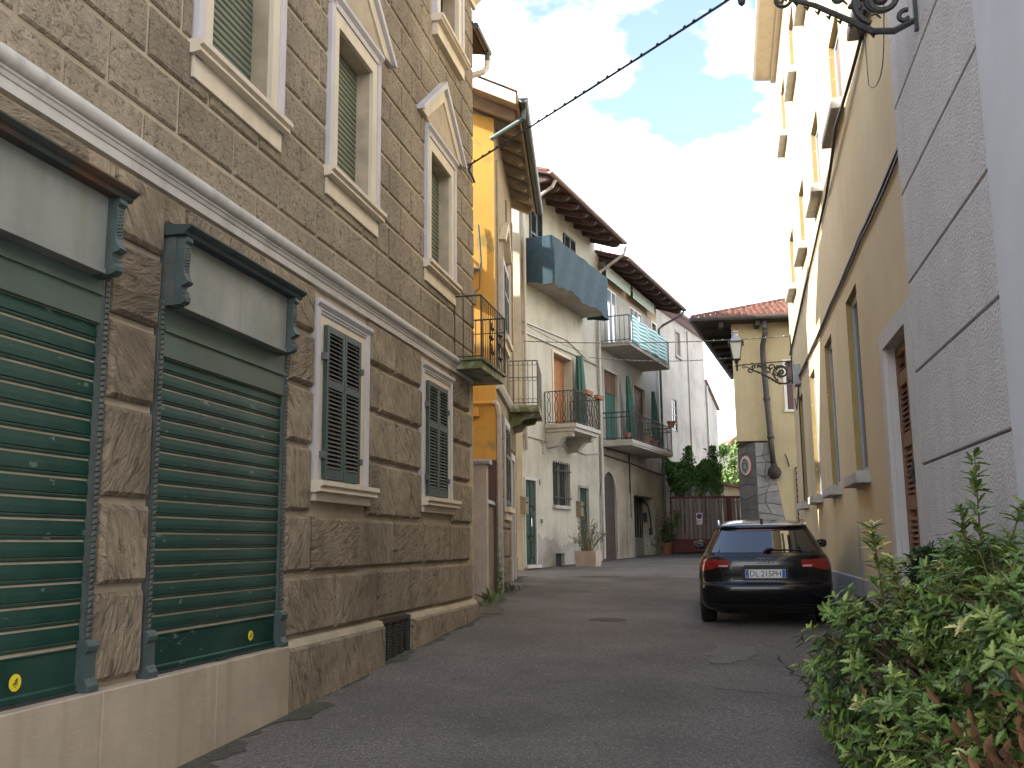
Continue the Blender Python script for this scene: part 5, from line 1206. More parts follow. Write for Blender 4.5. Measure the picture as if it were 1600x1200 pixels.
me = b.mesh('slat', 'door_wood')
for a in (9.16, 9.80):
    for z0, z1 in ((1.6, 2.04), (2.2, 2.67), (2.83, 3.29), (3.45, 3.61)):
        k = int((z1-z0)/.055)
        for i in range(k): inst('slat', me, dr, FR_.loc(a, -.105, z0+.02+i*.055))
mb = MB(FR_); mb.lathe([(0, 2.36), (.03, 2.37), (.035, 2.42), (0, 2.45)], 9.72, -.04, 8); mb.box(9.70, 9.74, -.07, -.04, 2.3, 2.5); mb.build('door_knob', 'iron', dr)
# cement plinth, cornice, roof
MB(FR_).cham(10.57, R1, .0, .035, -.2, 1.26, .012).build('plinth', 'plinth_cement', Rb)
mb = MB(FR_); mb.box(11.2, 11.75, .03, .037, .62, .98); mb.build('cellar_vent', 'dark_void', Rb)
mb = MB(FR_); mb.prism([(0, RZ-.05), (.12, RZ-.05), (.12, RZ+.02), (.50, RZ+.06), (.56, RZ+.10), (.56, RZ+.28), (0, RZ+.30)], 's', R0-.1, R1+.05); mb.build('cornice', 'cream_frame', Rb)
mb = MB(FR_); mb.add([(R0, .5, RZ+.3), (R1, .5, RZ+.3), (R1, -9, RZ+.3), (R0, -9, RZ+.3), (R0, -4, RZ+1.9), (R1, -4, RZ+1.9)], [(0, 1, 5, 4), (3, 2, 5, 4), (0, 4, 3), (1, 2, 5), (0, 3, 2, 1)]); mb.build('roof', 'tile_red', Rb)
mb = MB(FR_)
pts = [(13.62, 1.9), (13.70, 2.05), (13.80, 1.9), (13.88, 1.5), (13.9, 1.3), (13.55, 1.27), (13.5, 1.35), (13.62, 1.55)]
mb.add([(a, .003, z) for a, z in pts], [tuple(range(len(pts)))]); mb.build('peeled_patch', 'plinth_cement', Rb, fix=False)
# wall cables
mb = MB(FR_)
def sagline(pts, sag, n=6):
    o = []
    for p, q in zip(pts[:-1], pts[1:]):
        for i in range(n): t = i/n; o.append(tuple(p[k]+(q[k]-p[k])*t for k in range(2))+(p[2]+(q[2]-p[2])*t-sag*4*t*(1-t)+random.uniform(-.008, .008),))
    o.append(pts[-1]); return o
mb.tube(sagline([(8.7, .05, 7.55), (10.4, .03, 7.24), (12.4, .10, 7.10), (14.56, .03, 6.95), (19, .03, 6.66), (24.5, .03, 6.31)], .015), .022, 5)
mb.tube(sagline([(8.7, .07, 7.50), (10.4, .05, 7.20), (12.4, .12, 7.06), (14.56, .05, 6.9)], .03), .016, 5)
mb.tube([(10.35, .03, 7.3), (10.1, .06, 7.25), (9.7, .06, 7.55), (9.5, .05, 8.2)], .05, 6)
mb.build('wall_cable', 'cable', Rb)
mb = MB(FR_); mb.tube(sagline([(8.70, .03, 5.30), (11.5, .03, 5.32), (15.1, .03, 5.31), (18.5, .03, 5.33), (22.0, .03, 5.36)], .02), .020, 5); mb.tube(sagline([(8.70, .03, 5.25), (11.5, .03, 5.26), (15.1, .03, 5.26), (18.5, .03, 5.29), (22.0, .03, 5.3)], .03), .014, 5); mb.tube([(22.1, .04, 5.3), (22.3, .04, 4.9), (22.35, .04, 2.6)], .015, 4)
mb.tube([(22.2, .04, 5.2), (23.1, .04, 4.75), (23.6, .04, 5.1)], .012, 4); mb.build('wall_cable', 'cable', Rb)
mb = MB(FR_); mb.box(21.9, 22.4, .004, .12, 5.18, 5.62); mb.build('junction_box', 'meter_grey', Rb)
mb = MB(FR_); mb.tube(sagline([(10.2, .02, 7.2), (10.0, .05, 6.5), (9.2, .04, 6.3), (8.9, .03, 6.9)], .1), .006, 4); mb.build('loose_wire', 'iron_grey', Rb)

# ------------------------------------------------------------------ grey pebble dash building, near right
FGb = Frame(1.75, 0., 12.16, 1, gz(3, 5))
Gb = thing('pebbledash_building', 'pale grey pebbledash building with grooved joints, nearest on the right', 'building', FGb)
G1 = 8.64
mb = MB(FGb); mb.box(-1.2, G1, -9, .03, -.6, 12.5); mb.build('wall_core', 'joint_dark', Gb)
gj = [-.4, .98, 1.66, 2.385, 3.185, 3.98, 4.79, 5.61, 7.0, 8.4, 9.8, 11.2, 12.5]
for i in range(len(gj)-1):
    off = .5*(i % 2)
    edges = [5.86, G1] if i % 2 else [5.86, G1]
    MB(FGb).cham(5.80, G1-.004, .02, .065, gj[i]+.010, gj[i+1]-.010, .006).build('render_panel', 'pebble_dash', Gb)
    MB(FGb).cham(-1.2, 4.6, .02, .065, gj[i]+.010, gj[i+1]-.010, .006).build('render_panel', 'pebble_dash', Gb)
MB(FGb).cham(4.62, 5.78, .02, .09, -.4, 12.4, .02).build('smooth_pilaster', 'smooth_render', Gb)
mb = MB(FGb); mb.box(G1-.003, G1+.03, .004, .05, .9, 12.4); mb.build('edge_strip', 'sienna_plaster', Gb)
mb = MB(FGb); mb.prism([(0, 12.5), (.5, 12.6), (.5, 12.8), (0, 12.85)], 's', -1.2, G1); mb.build('cornice', 'smooth_render', Gb)
# houses behind the camera closing the street
def plain_house(name, label, fr, L, Z, D, wall_mat, rows, step, wd=1.1, hg=1.7):
    t = thing(name, label, 'house', fr); hs = []
    for zz in rows:
        s = 1.2
        while s+wd < L-.6: hs.append((s, s+wd, zz, zz+hg, .15)); s += step
    mb = MB(fr); holes_wall(mb, 0, L, fr.z0-.5, Z, hs); reveals(mb, hs); shell(mb, 0, L, fr.z0-.5, Z, D); mb.build('wall', wall_mat, t)
    for h in hs: recess_fill(fr, t, h, 'shutter', 'purple_blind')
    mb = MB(fr); mb.add([(-.4, .6, Z), (L+.4, .6, Z), (L+.4, -D, Z), (-.4, -D, Z), (-.4, -D/2, Z+2), (L+.4, -D/2, Z+2)], [(0, 1, 5, 4), (3, 2, 5, 4), (0, 4, 3), (1, 2, 5), (0, 3, 2, 1)]); mb.build('roof', 'tile_red', t)
plain_house('street_house', 'yellow shuttered house across the square behind the viewpoint', Frame(3.0, -38., 94., 1, -.9), 16., 9.5, 8, 'ochre_wall', (.8, 3.9, 6.8), 2.6)
plain_house('street_house', 'cream house across the square behind the viewpoint', Frame(-22., -40., 88., 1, -.9), 20., 8.5, 8, 'plaster_cream', (.8, 3.8, 6.4), 2.8)

# ------------------------------------------------------------------ wall lamps with wrought iron brackets
def wall_lamp(fr, s, z, L, label, off=.03):
    t = thing('wall_lamp', label, 'street lamp', loc=fr.world(s, off, z), rotz=math.pi/2-fr.h, group='wrought iron wall lamps')
    f0 = Frame(0, 0, 0, 1, 0.)
    k = L/1.5
    br = MB(f0)
    br.box(-.02, .02, .0, .03, -.62*k, .75*k)
    br.tube([(0, .02, .02), (0, L*.5, .0), (0, L-.02, -.03*k)], .017*k, 6)
    low = [(0, .02, -.52*k), (0, .2*k, -.60*k), (0, .38*k, -.58*k), (0, .6*k, -.43*k), (0, .85*k, -.27*k), (0, 1.02*k, -.20*k), (0, 1.15*k, -.12*k), (0, 1.3*k, -.05*k)]
    br.tube(low, [.026*k, .03*k, .03*k, .027*k, .024*k, .02*k, .016*k, .012*k], 6)
    arm = br.build('bracket', 'iron', t)
    sc_ = MB(f0)
    def sp(cx, cy, r0_, r1_, a0, a1, th=.023, n=20): sc_.tube([(0, x*k, z_*k) for x, z_ in spiral(cx, cy, r0_, r1_, a0, a1, n)], th*k, 5)
    sp(.30, -.28, .24, .04, -1.2, 7.8, .028, 30); sp(.30, -.28, .15, .12, 0, 6.28, .02); sp(.30, -.28, .06, .03, 0, 6.28, .03); sp(.66, -.22, .09, .02, 1, 6.5); sp(.42, -.12, .07, .02, 0, -5); sp(1.02, -.10, .05, .012, 0, 5)
    sp(.56, -.13, .10, .02, 3.5, -3.2); sp(.74, -.11, .08, .015, -.5, 5.5); sp(.90, -.09, .06, .012, 3.6, -2.0)
    sp(1.13, -.18, .10, .03, 1.9, 8.2, .017, 24); sp(1.13, -.18, .055, .015, 3, -3, .012); sp(1.30, -.07, .05, .012, -2.6, 2.6, .012)
    sp(.12, -.08, .07, .015, 0, 5); sp(.10, -.48, .07, .015, 2, -3); sp(.50, -.34, .05, .012, 0, 5)
    for i in range(9):
        x, z_ = .35+.09*i, -.585+.055*i; sc_.tube([(0, x*k, z_*k), (.03*k, (x+.02)*k, (z_-.03)*k), (0, (x+.05)*k, (z_-.015)*k)], [.012*k, .02*k, .004*k], 5)
        sc_.tube([(0, (x-.05)*k, (z_+.12)*k), (0, (x-.01)*k, (z_+.17)*k), (0, (x+.04)*k, (z_+.15)*k)], [.008*k, .016*k, .004*k], 5)
    sc_.build('scroll_work', 'iron', arm)
    # drop finial and cup under the lantern
    yy = L-.02; fi = MB(f0)
    fi.lathe([(0, -.20*k), (.03*k, -.17*k), (.038*k, -.13*k), (.02*k, -.10*k), (.045*k, -.07*k), (.05*k, -.04*k), (.025*k, .0), (.03*k, .05*k), (.07*k, .11*k), (0, .12*k)], 0, yy, 10)
    for a in (0.785, 2.356, 3.927, 5.498): fi.tube([(0, yy, -.02*k), (.06*k*math.cos(a), yy+.06*k*math.sin(a), .05*k), (.085*k*math.cos(a), yy+.085*k*math.sin(a), .15*k)], .011*k, 5)
    fi.build('finial', 'iron', t)
    rb, rt, zb, zt = .095*k, .165*k, .15*k, .60*k
    ln = MB(f0); q = [(-1, -1), (1, -1), (1, 1), (-1, 1)]
    ln.add([(a*rb, yy+b_*rb, zb) for a, b_ in q]+[(a*rt, yy+b_*rt, zt) for a, b_ in q], [(0, 1, 5, 4), (1, 2, 6, 5), (2, 3, 7, 6), (3, 0, 4, 7), (0, 3, 2, 1), (4, 5, 6, 7)])
    lt = ln.build('lantern_glass', 'lantern_glass', t)
    fr_ = MB(f0)
    for a, b_ in q: fr_.tube([(a*rb, yy+b_*rb, zb), (a*rt, yy+b_*rt, zt)], .012*k, 5)
    fr_.box(-rb-.015*k, rb+.015*k, yy-rb-.015*k, yy+rb+.015*k, zb-.025*k, zb-.002); fr_.box(-rt-.04*k, rt+.04*k, yy-rt-.04*k, yy+rt+.04*k, zt+.002, zt+.03*k)
    for a, b_ in q: fr_.box(a*(rt+.03*k)-.02*k, a*(rt+.03*k)+.02*k, yy+b_*(rt+.03*k)-.02*k, yy+b_*(rt+.03*k)+.02*k, zt-.05*k, zt)
    fr_.build('lantern_frame', 'iron', lt)
    cp = MB(f0); rt2 = rt*.93
    cp.add([(a*rt2, yy+b_*rt2, zt+.032*k) for a, b_ in q]+[(a*.085*k, yy+b_*.085*k, zt+.17*k) for a, b_ in q], [(0, 1, 5, 4), (1, 2, 6, 5), (2, 3, 7, 6), (3, 0, 4, 7), (4, 5, 6, 7)])
    cp.lathe([(.08*k, zt+.171*k), (.07*k, zt+.22*k), (.055*k, zt+.25*k), (.05*k, zt+.29*k), (.085*k, zt+.30*k), (.08*k, zt+.325*k), (.03*k, zt+.35*k), (0, zt+.36*k)], 0, yy, 12)
    cp.build('lantern_cap', 'lantern_metal', t)
    return t
wall_lamp(FR_, 23.85, 6.02, 1.32, 'wrought iron bracket lamp with lantern beyond the parked car')
wall_lamp(FGb, 7.38, 6.28, 1.36, 'wrought iron bracket lamp high on the grey wall, overhead at the top edge', .068)

# ------------------------------------------------------------------ cables across the street
def street_cable(p, q, sag, r, label, knots=0, kmat='cable', group='cables strung across the street', kr=2.2, start=0., mat='cable'):
    p, q = Vector(p), Vector(q); n = 40
    pts = [p.lerp(q, i/n)-Vector((0, 0, sag*4*(i/n)*(1-i/n))) for i in range(n+1)]
    t = thing('street_cable', label, 'cable', loc=tuple(p), group=group)
    mb = MB(); mb.tube([tuple(x-p) for x in pts], r, 5); mb.build('cable', mat, t)
    if knots:
        mb = MB()
        for i in range(knots):
            f = start+(1-start)*(i+.5+random.uniform(-.2, .2))/knots; c = p.lerp(q, f)-p-Vector((0, 0, sag*4*f*(1-f)))
            mb.tube([tuple(c+Vector((-r*1.3, 0, r*.4))), tuple(c+Vector((0, 0, r*1.2))), tuple(c+Vector((r*1.3, 0, r*.4)))], [r*.6, r*kr*.62, r*.6], 5)
        mb.build('clips', kmat, t, kind='stuff')
    return t
a = FA.world(.12, .06, 7.29)
street_cable(a, FGb.world(7.2, .06, 6.90), .02, .014, 'thick dark cable running from the stone corner to the overhead lamp', 34, kr=2.2)
mb = MB(); o_ = Vector(a); mb.tube([(0, 0, 0), (-.03, .02, -.08), (.02, .06, -.18), (.05, .08, -.26)], .018, 6); mb.tube([(0, 0, 0), (-.06, -.03, -.02)], .02, 5)
o = mb.build('cable_anchor', 'iron'); o.location = a; tag(o, 'dark iron anchor holding the thick cable at the stone corner', 'anchor')
street_cable(FEo.world(-.55, .15, 6.83), FR_.world(24.2, .05, 6.72), .10, .012, 'upper thin string of lights crossing low in front of the balconies', 30, 'bulb_white', mat='iron_grey', kr=2.6)
street_cable(FEo.world(4.75, .12, 7.32), FF.world(.05, -.3, 7.75), .12, .012, 'lower thin string of lights ending at the corner of the ochre house', 26, 'bulb_white', mat='iron_grey', kr=2.4)
street_cable(FEo.world(-.4, .06, 7.35), FEo.world(3.2, .4, 7.2), .05, .008, 'short wire along the cream wall above the brown door', 10, mat='iron_grey')

# ------------------------------------------------------------------ parked hatchback
CX, CY, CH = 3.305, 13.2, 12.4
slope = math.atan2(gz(4, 16.3)-gz(3.5, 14.4), 1.95)
car = thing('parked_car', 'black five door hatchback parked with its tail to the viewer', 'car', loc=(CX, CY, gz(CX+.2, CY+.8)-.8*math.tan(slope)))
car.rotation_euler = (slope, 0, -rad(CH)); car.scale = (.985, .985, .985)
SL = [(.17, .30, .66, 4.05), (.20, .20, .74, 4.12), (.24, .11, .81, 4.2), (.30, .05, .85, 4.26), (.38, .02, .870, 4.29), (.47, .0, .878, 4.29), (.545, .0, .882, 4.27), (.575, .012, .884, 4.25), (.59, .035, .884, 4.22),
      (.60, .075, .884, 4.2), (.64, .085, .886, 4.15), (.70, .085, .886, 4.05), (.77, .085, .882, 3.9), (.84, .09, .872, 3.7), (.90, .105, .855, 3.4), (.945, .13, .83, 3.15), (.965, .15, .815, 3.05), (.985, .185, .80, 2.98),
      (1.05, .25, .765, 2.86), (1.12, .325, .73, 2.72), (1.19, .40, .69, 2.55), (1.26, .475, .65, 2.36), (1.30, .52, .625, 2.24), (1.315, .50, .615, 2.2), (1.335, .49, .60, 2.12), (1.352, .52, .575, 2.05), (1.372, .64, .53, 1.95), (1.388, .82, .45, 1.84), (1.398, 1.0, .33, 1.72), (1.403, 1.15, .18, 1.6)]
_z = [q[0] for q in SL]
def cw(z): return float(np.interp(z, _z, [q[2] for q in SL]))
def cy0(z): return float(np.interp(z, _z, [q[1] for q in SL]))
def cfront(z): return float(np.interp(z, _z, [q[3] for q in SL]))
def rc(z): return .40 if z < 1.0 else .40-(z-1.0)*.55
def yrear(x, z):
    u = min(abs(x)/cw(z), .9995); return cy0(z)+rc(z)*(1-(1-u**3.2)**(1/3.2))
def outline(z):
    W, f = cw(z), cfront(z); n = 22; o = []
    for i in range(n+1):
        t = -1+2*i/n; x = W*math.copysign(1-(1-abs(t))**2.2, t); o.append((x, yrear(x, z)))
    yr_ = o[-1][1]; ks = 10
    for i in range(1, ks): o.append((W, yr_+(f-.5-yr_)*i/ks))
    m_ = 12
    for i in range(m_+1):
        t = 1-2*i/m_; x = W*math.copysign(1-(1-abs(t))**2.2, t); u = min(abs(x)/W, .9995); o.append((x, f-.5*(1-(1-u**3)**(1/3))))
    for i in range(1, ks): o.append((-W, f-.5-(f-.5-yr_)*i/ks))
    return o
mb = MB(); rows = []
for q in SL: rows.append([(x, y, q[0]) for x, y in outline(q[0])])
n = len(rows[0])
mb.add([p for r in rows for p in r], [(j*n+i, j*n+(i+1) % n, (j+1)*n+(i+1) % n, (j+1)*n+i) for j in range(len(rows)-1) for i in range(n)]+[tuple(range((len(rows)-1)*n, len(rows)*n)), tuple(range(n))[::-1]])
body = mb.build('body', 'car_paint', car, smooth=True)
for pl in body.data.polygons:
    if len(pl.vertices) > 6: pl.use_smooth = False
def rear_patch(name, mat, zlo, zhi, x0, x1, off, nx=16, nz=8, xl=None, smooth=True, par=None, thick=True):
    """panel that follows the tail; zlo/zhi and x limits may be functions"""
    mb = MB()
    def fn(u, v, d=off):
        z_lo = zlo(u) if callable(zlo) else zlo; z_hi = zhi(u) if callable(zhi) else zhi
        z = z_lo+(z_hi-z_lo)*v; a = x0(v) if callable(x0) else x0; b_ = x1(v) if callable(x1) else x1
        x = a+(b_-a)*u; w_ = cw(z)*.9985; x = max(-w_, min(w_, x)); return (x, yrear(x, z)-d, z)
    mb.grid(nx, nz, fn)
    if thick:
        e = [fn(i/nx, 0) for i in range(nx+1)]+[fn(1, j/nz) for j in range(1, nz+1)]+[fn(1-i/nx, 1) for i in range(1, nx+1)]+[fn(0, 1-j/nz) for j in range(1, nz)]
        k = len(e); mb.add(e+[(p[0], p[1]+off+.012, p[2]) for p in e], [(i, (i+1) % k, k+(i+1) % k, k+i) for i in range(k)])
    return mb.build(name, mat, par or car, smooth=smooth, fix=False)
rear_patch('rear_window', 'car_glass', 1.0, 1.285, lambda v: -(.70-.145*v), lambda v: .70-.145*v, .005, 20, 6)
rear_patch('brake_light', 'lamp_dark_red', 1.303, 1.32, -.33, .33, .004, 10, 1)
for sg in (-1, 1):
    def L(n_, mat, zl, zh, xa, xb, off, s_=sg):
        return rear_patch(n_, mat, (lambda u: zl(u)) if callable(zl) else zl, zh, s_*xa, s_*xb, off, 18, 5)
    base = rear_patch('tail_light', 'lamp_red', lambda u: .805-.05*max(0, (u-.45)/.55)**.6 if u > .45 else .805, lambda u: .918-.012*(1-u), sg*.475, sg*.862, .008, 22, 6)
    rear_patch('lens_band', 'lamp_dark_red', .862, .905, sg*.50, sg*.80, .0125, 14, 2, par=base)
    rear_patch('reversing_light', 'lamp_clear', .818, .838, sg*.49, sg*.61, .0125, 8, 1, par=base)
# tailgate shut lines and bumper details
for sg in (-1, 1): rear_patch('shut_line', 'car_plastic', .60, .80, lambda v, s_=sg: s_*(.545+.035*v*v), lambda v, s_=sg: s_*(.551+.035*v*v), .0025, 1, 6, thick=False)
rear_patch('bumper_trim', 'car_plastic', .315, .325, -.80, .80, .004, 24, 1)
rear_patch('rear_diffuser', 'car_plastic', .205, .30, -.62, .62, .006, 20, 3)
rear_patch('plate_recess', 'car_plastic', .635, .815, -.30, .30, .003, 10, 2, thick=False)
# number plate
pl_ = MB(); pl_.cham(-.262, .262, -.012, .0, -.057, .057, .003)
plate = MB(); plate.add([(-.262, -.0, -.057), (.262, 0, -.057), (.262, 0, .057), (-.262, 0, .057), (-.262, -.012, -.057), (.262, -.012, -.057), (.262, -.012, .057), (-.262, -.012, .057)], [(0, 3, 2, 1) , (4, 5, 6, 7), (0, 1, 5, 4), (2, 3, 7, 6), (1, 2, 6, 5), (3, 0, 4, 7)])
P = plate.build('licence_plate', 'plate_white', car); P.location = (0, yrear(.05, .725)-.006, .725)
mb = MB(); mb.box(-.258, -.216, -.0135, -.0122, -.053, .053); mb.box(.216, .258, -.0135, -.0122, -.053, .053); mb.build('country_band', 'plate_blue', P)
inst('lettering', text_mesh('DL 215PH', .108, 'sign_black'), P, (0, -.0136, -.003), (math.pi/2, 0, 0)).scale = (.90, 1, 1)
inst('lettering', text_mesh('I', .034, 'plate_white'), P, (-.237, -.0142, -.032), (math.pi/2, 0, 0))
mb = MB()
for i in range(8): a = math.pi*2*i/8; mb.box(-.237+.013*math.cos(a)-.002, -.237+.013*math.cos(a)+.002, -.0142, -.0138, .022+.013*math.sin(a)-.002, .022+.013*math.sin(a)+.002)
mb.build('plate_stars', 'sticker_yellow', P)
# four ring badge and handle strip
mb = MB()
for i in range(4): mb.tube([(-.078+.052*i+.036*math.cos(a), yrear(0, .90)-.012+(.007 if i % 2 else 0)*0, .895+.036*math.sin(a)) for a in [2*math.pi*k/20 for k in range(21)]], .0048, 5, False)
mb.build('ring_badge', 'chrome', car)
rear_patch('handle_strip', 'car_plastic', .822, .838, -.27, .27, .01, 8, 1)
# wiper, antenna
mb = MB(); mb.tube([(.015, yrear(0, 1.04)-.025, 1.02), (.06, yrear(.06, 1.045)-.03, 1.035), (.50, yrear(.5, 1.03)-.028, 1.025)], [.022, .012, .006], 6); mb.tube([(.0, yrear(0, 1.03)-.02, 1.005), (.05, yrear(0, 1.03)-.03, 1.04), (.12, yrear(.1, 1.05)-.03, 1.045)], [.02, .024, .012], 6); mb.build('rear_wiper', 'car_plastic', car)
mb = MB(); mb.prism([(-.0, 1.395), (.14, 1.40), (.03, 1.45), (.0, 1.45)], 's', -.018, .018); o = mb.build('roof_antenna', 'car_plastic', car); o.location = (0, .72, -.012)
mb = MB()
for sg in (-1, 1): mb.tube([(sg*.585, .62, 1.345), (sg*.59, .70, 1.375), (sg*.60, 1.2, 1.40), (sg*.60, 2.1, 1.37), (sg*.60, 2.3, 1.31)], .014, 6)
mb.build('roof_rails', 'chrome', car)
# side glass and wheels
for sg in (-1, 1):
    mb = MB(); mb.grid(10, 5, lambda u, v: (sg*(cw(1.0+.27*v)+.003), (.62+.24*v)+(2.35-.45*v-(.62+.24*v))*u, 1.0+.27*v)); mb.build('side_window', 'car_glass', car, fix=False)
    t_ = MB()
    mx_ = sg*.935
    t_.lathe([(0, 0), (.055, .004), (.075, .03), (.078, .08), (.065, .115), (0, .128)], 0, 0, 14); mo = t_.build('wing_mirror', 'car_paint', car, smooth=True); mo.location = (sg*.93, 2.55, .935); mo.scale = (1.25, .75, 1.0)
    t_ = MB(); t_.add([(.062*math.cos(a), -.074, .064+.047*math.sin(a)) for a in [2*math.pi*k/18 for k in range(18)]], [tuple(range(18))]); t_.build('mirror_glass', 'glass_dark', mo, fix=False)
    t_ = MB(); t_.box(-.01, .01, -.03, .03, .0, .03); t_.box(-sg*.11 if sg > 0 else 0, 0 if sg > 0 else .11, -.02, .03, -.012, .022); t_.build('mirror_foot', 'car_paint', mo)
wh = MB(); R_w, wid = .318, .215
prof = [(-wid/2, .21), (-wid/2, .29), (-wid/2+.03, .315), (0, .319), (wid/2-.03, .315), (wid/2, .29), (wid/2, .21)]
nn = 28
for i, (x, r) in enumerate(prof): wh.v += [(x, r*math.cos(2*math.pi*k/nn), r*math.sin(2*math.pi*k/nn)) for k in range(nn)]
for i in range(len(prof)-1):
    for k in range(nn): wh.f.append((i*nn+k, i*nn+(k+1) % nn, (i+1)*nn+(k+1) % nn, (i+1)*nn+k)); wh.mi.append(0)
tyre_me = wh.mesh('tyre', 'rubber', True)
rm = MB()
rm.v += [(0, .215*math.cos(2*math.pi*k/nn), .215*math.sin(2*math.pi*k/nn)) for k in range(nn)]+[(.0, 0, 0)]; rm.f += [(k, (k+1) % nn, nn) for k in range(nn)]; rm.mi += [0]*nn
for j in range(10):
    a = 2*math.pi*j/10; c, s_ = math.cos(a), math.sin(a)
    for x in (.012,): rm.add([(x, r*c-w_*s_, r*s_+w_*c) for r, w_ in ((.03, -.018), (.21, -.012), (.21, .012), (.03, .018))]+[(0, r*c-w_*s_, r*s_+w_*c) for r, w_ in ((.03, -.018), (.21, -.012), (.21, .012), (.03, .018))], [(0, 1, 2, 3), (0, 4, 5, 1), (2, 6, 7, 3)])
rim_me = rm.mesh('rim', 'alloy', False)
for sg in (-1, 1):
    for yy in (.84, 3.42):
        wt = bpy.data.objects.new('wheel', tyre_me); COL.objects.link(wt); wt.parent = car; wt.location = (sg*.782, yy, R_w)
        inst('rim', rim_me, wt, (sg*.085, 0, 0), (0, 0, 0 if sg > 0 else math.pi))
mb = MB(); 
for x in (-.50, -.39): mb.tube([(x, .045, .258), (x, .3, .258)], .045, 14, False); 
mb.build('exhaust_tips', 'chrome', car, smooth=True)
mb = MB(); mb.box(-.62, .62, .45, 3.9, .16, .24); mb.build('underbody', 'car_plastic', car)

# ------------------------------------------------------------------ variegated bush, near right
def holly(bend=.25, w_=.40, spiny=True):
    """one folded leaf, 1 long along +y, base at the origin"""
    prof = [(0, .03), (.14, .62), (.22, .36), (.36, 1.08), (.47, .62), (.62, .98), (.72, .46), (.84, .52), (1., 0)] if spiny else [(0, .03), (.2, .6), (.45, 1.), (.7, .8), (.9, .35), (1., 0)]
    V, F_ = [], []
    for y, r in prof:
        zc_ = -bend*y*y*.5; hw = r*w_*.5
        V += [(-hw, y, zc_+hw*.45), (0, y, zc_), (hw, y, zc_+hw*.45)]
    for i in range(len(prof)-1):
        a = i*3; F_ += [(a, a+1, a+4, a+3), (a+1, a+2, a+5, a+4)]
    return V, F_
def leaf_mesh(name, mat, **k):
    mb = MB(); V, F_ = holly(**k); mb.add(V, F_); return mb.mesh(name, mat, fix=False)
BX, BY = 2.56, 5.95
BZ = gz(BX, BY)
bush = thing('variegated_bush', 'large variegated green and cream bush by the grey wall in the foreground', 'bush', loc=(BX, BY, BZ))
leaves = []      # (base, direction, up, size, kind)
tw = MB()
def whorl(p, d, n, size, kind, spread=1.0, e0=.15, e1=.75):
    d = Vector(d).normalized(); a = d.orthogonal().normalized(); b = d.cross(a); ph = random.random()*6.28
    for i in range(n):
        an = ph+i*2.4; el = random.uniform(e0, e1)*spread
        q = (a*math.cos(an)+b*math.sin(an))*math.cos(el)+d*math.sin(el); q.z -= .08; q.normalize()
        up = d-q*d.dot(q); up = up.normalized() if up.length > .05 else Vector((0, 0, 1))
        kk = kind
        leaves.append((Vector(p)-d*random.uniform(0, .055)*1.2, q, up, size*random.uniform(.65, 1.15), kk))
def gwall_x(y): return 1.75+.2155*y-.12
def kindof():
    r = random.random(); return 0 if r < .66 else (1 if r < .88 else (2 if r < .92 else 3))
lobes = [(0, 0, .45, .72, .95, .55), (-.25, .25, .62, .55, .6, .50), (.25, .55, .78, .45, .6, .55), (.42, -.55, .55, .6, .8, .62), (-.1, -.75, .32, .62, .5, .38), (.30, .2, 1.06, .4, .5, .34), (-.02, -1.0, .80, .42, .5, .48), (.05, -.55, .98, .42, .45, .40), (-.12, -1.2, .74, .38, .34, .34), (.7, -.95, .55, .6, .7, .6), (-.22, .62, .45, .5, .5, .4), (.15, -.35, .85, .5, .6, .35), (-.36, -.25, .22, .38, .55, .36), (-.25, -.75, .2, .5, .5, .35)]
for lx, ly, lz, ax_, ay_, az_ in lobes:
    tw.tube([(lx*.3, ly*.3, -.05), (lx*.7, ly*.7, lz*.5), (lx, ly, lz)], [.03, .022, .012], 6)
    for i in range(115):
        v = Vector((random.gauss(0, 1), random.gauss(0, 1), random.gauss(.15, 1))).normalized(); rr = random.uniform(.72, 1.06)
        p = Vector((lx+v.x*ax_*rr, ly+v.y*ay_*rr, lz+v.z*az_*rr))
        if p.z < .02 or BX+p.x > gwall_x(BY+p.y): continue
        if random.random() < .5: tw.tube([(lx+v.x*ax_*.2, ly+v.y*ay_*.2, lz+v.z*az_*.15), tuple(p*.5+Vector((lx, ly, lz))*.5+Vector((0, 0, -.03))), tuple(p)], [.008, .005, .0025], 4)
        d = v*.8+Vector((0, -.1, .55)); whorl(p, d, random.randint(6, 9), .082, kindof())
        if random.random() < .75: whorl(p-v*.08, d, 5, .076, 0)
def shoot(base, tip, n, r0_, kinds, size=.118):
    base, tip = Vector(base), Vector(tip); ax = tip-base
    tw.tube([tuple(base), tuple(base+ax*.5+Vector((.01, .01, 0))), tuple(tip)], [.010, .007, .003], 5)
    n = max(6, int(n*.62))
    for i in range(n):
        f = .22+.78*(i+random.uniform(-.3, .3))/(n-1); p = base+ax*f
        whorl(p, ax*.7+Vector((random.gauss(0, .12), random.gauss(0, .12)-.12, 0))*ax.length, random.randint(4, 6) if f < .85 else 9, size*(1.1-.3*f), random.choice(kinds), 1., .1, 1.0)
def at_px(u, v, Y):      # a point of the bush described by the direction in which it stands from the viewer
    d = cr*((u-800)/FPX)-cu*((v-600)/FPX)+fwd; p = d*(Y/d.y); return Vector((p.x, p.y, p.z+EYE))-Vector((BX, BY, BZ))
shoot(at_px(1385, 990, 6.1), at_px(1362, 815, 6.1), 22, .1, [1, 1, 0, 2]); shoot(at_px(1410, 960, 6.2), at_px(1392, 872, 6.2), 14, .1, [1, 2, 1])
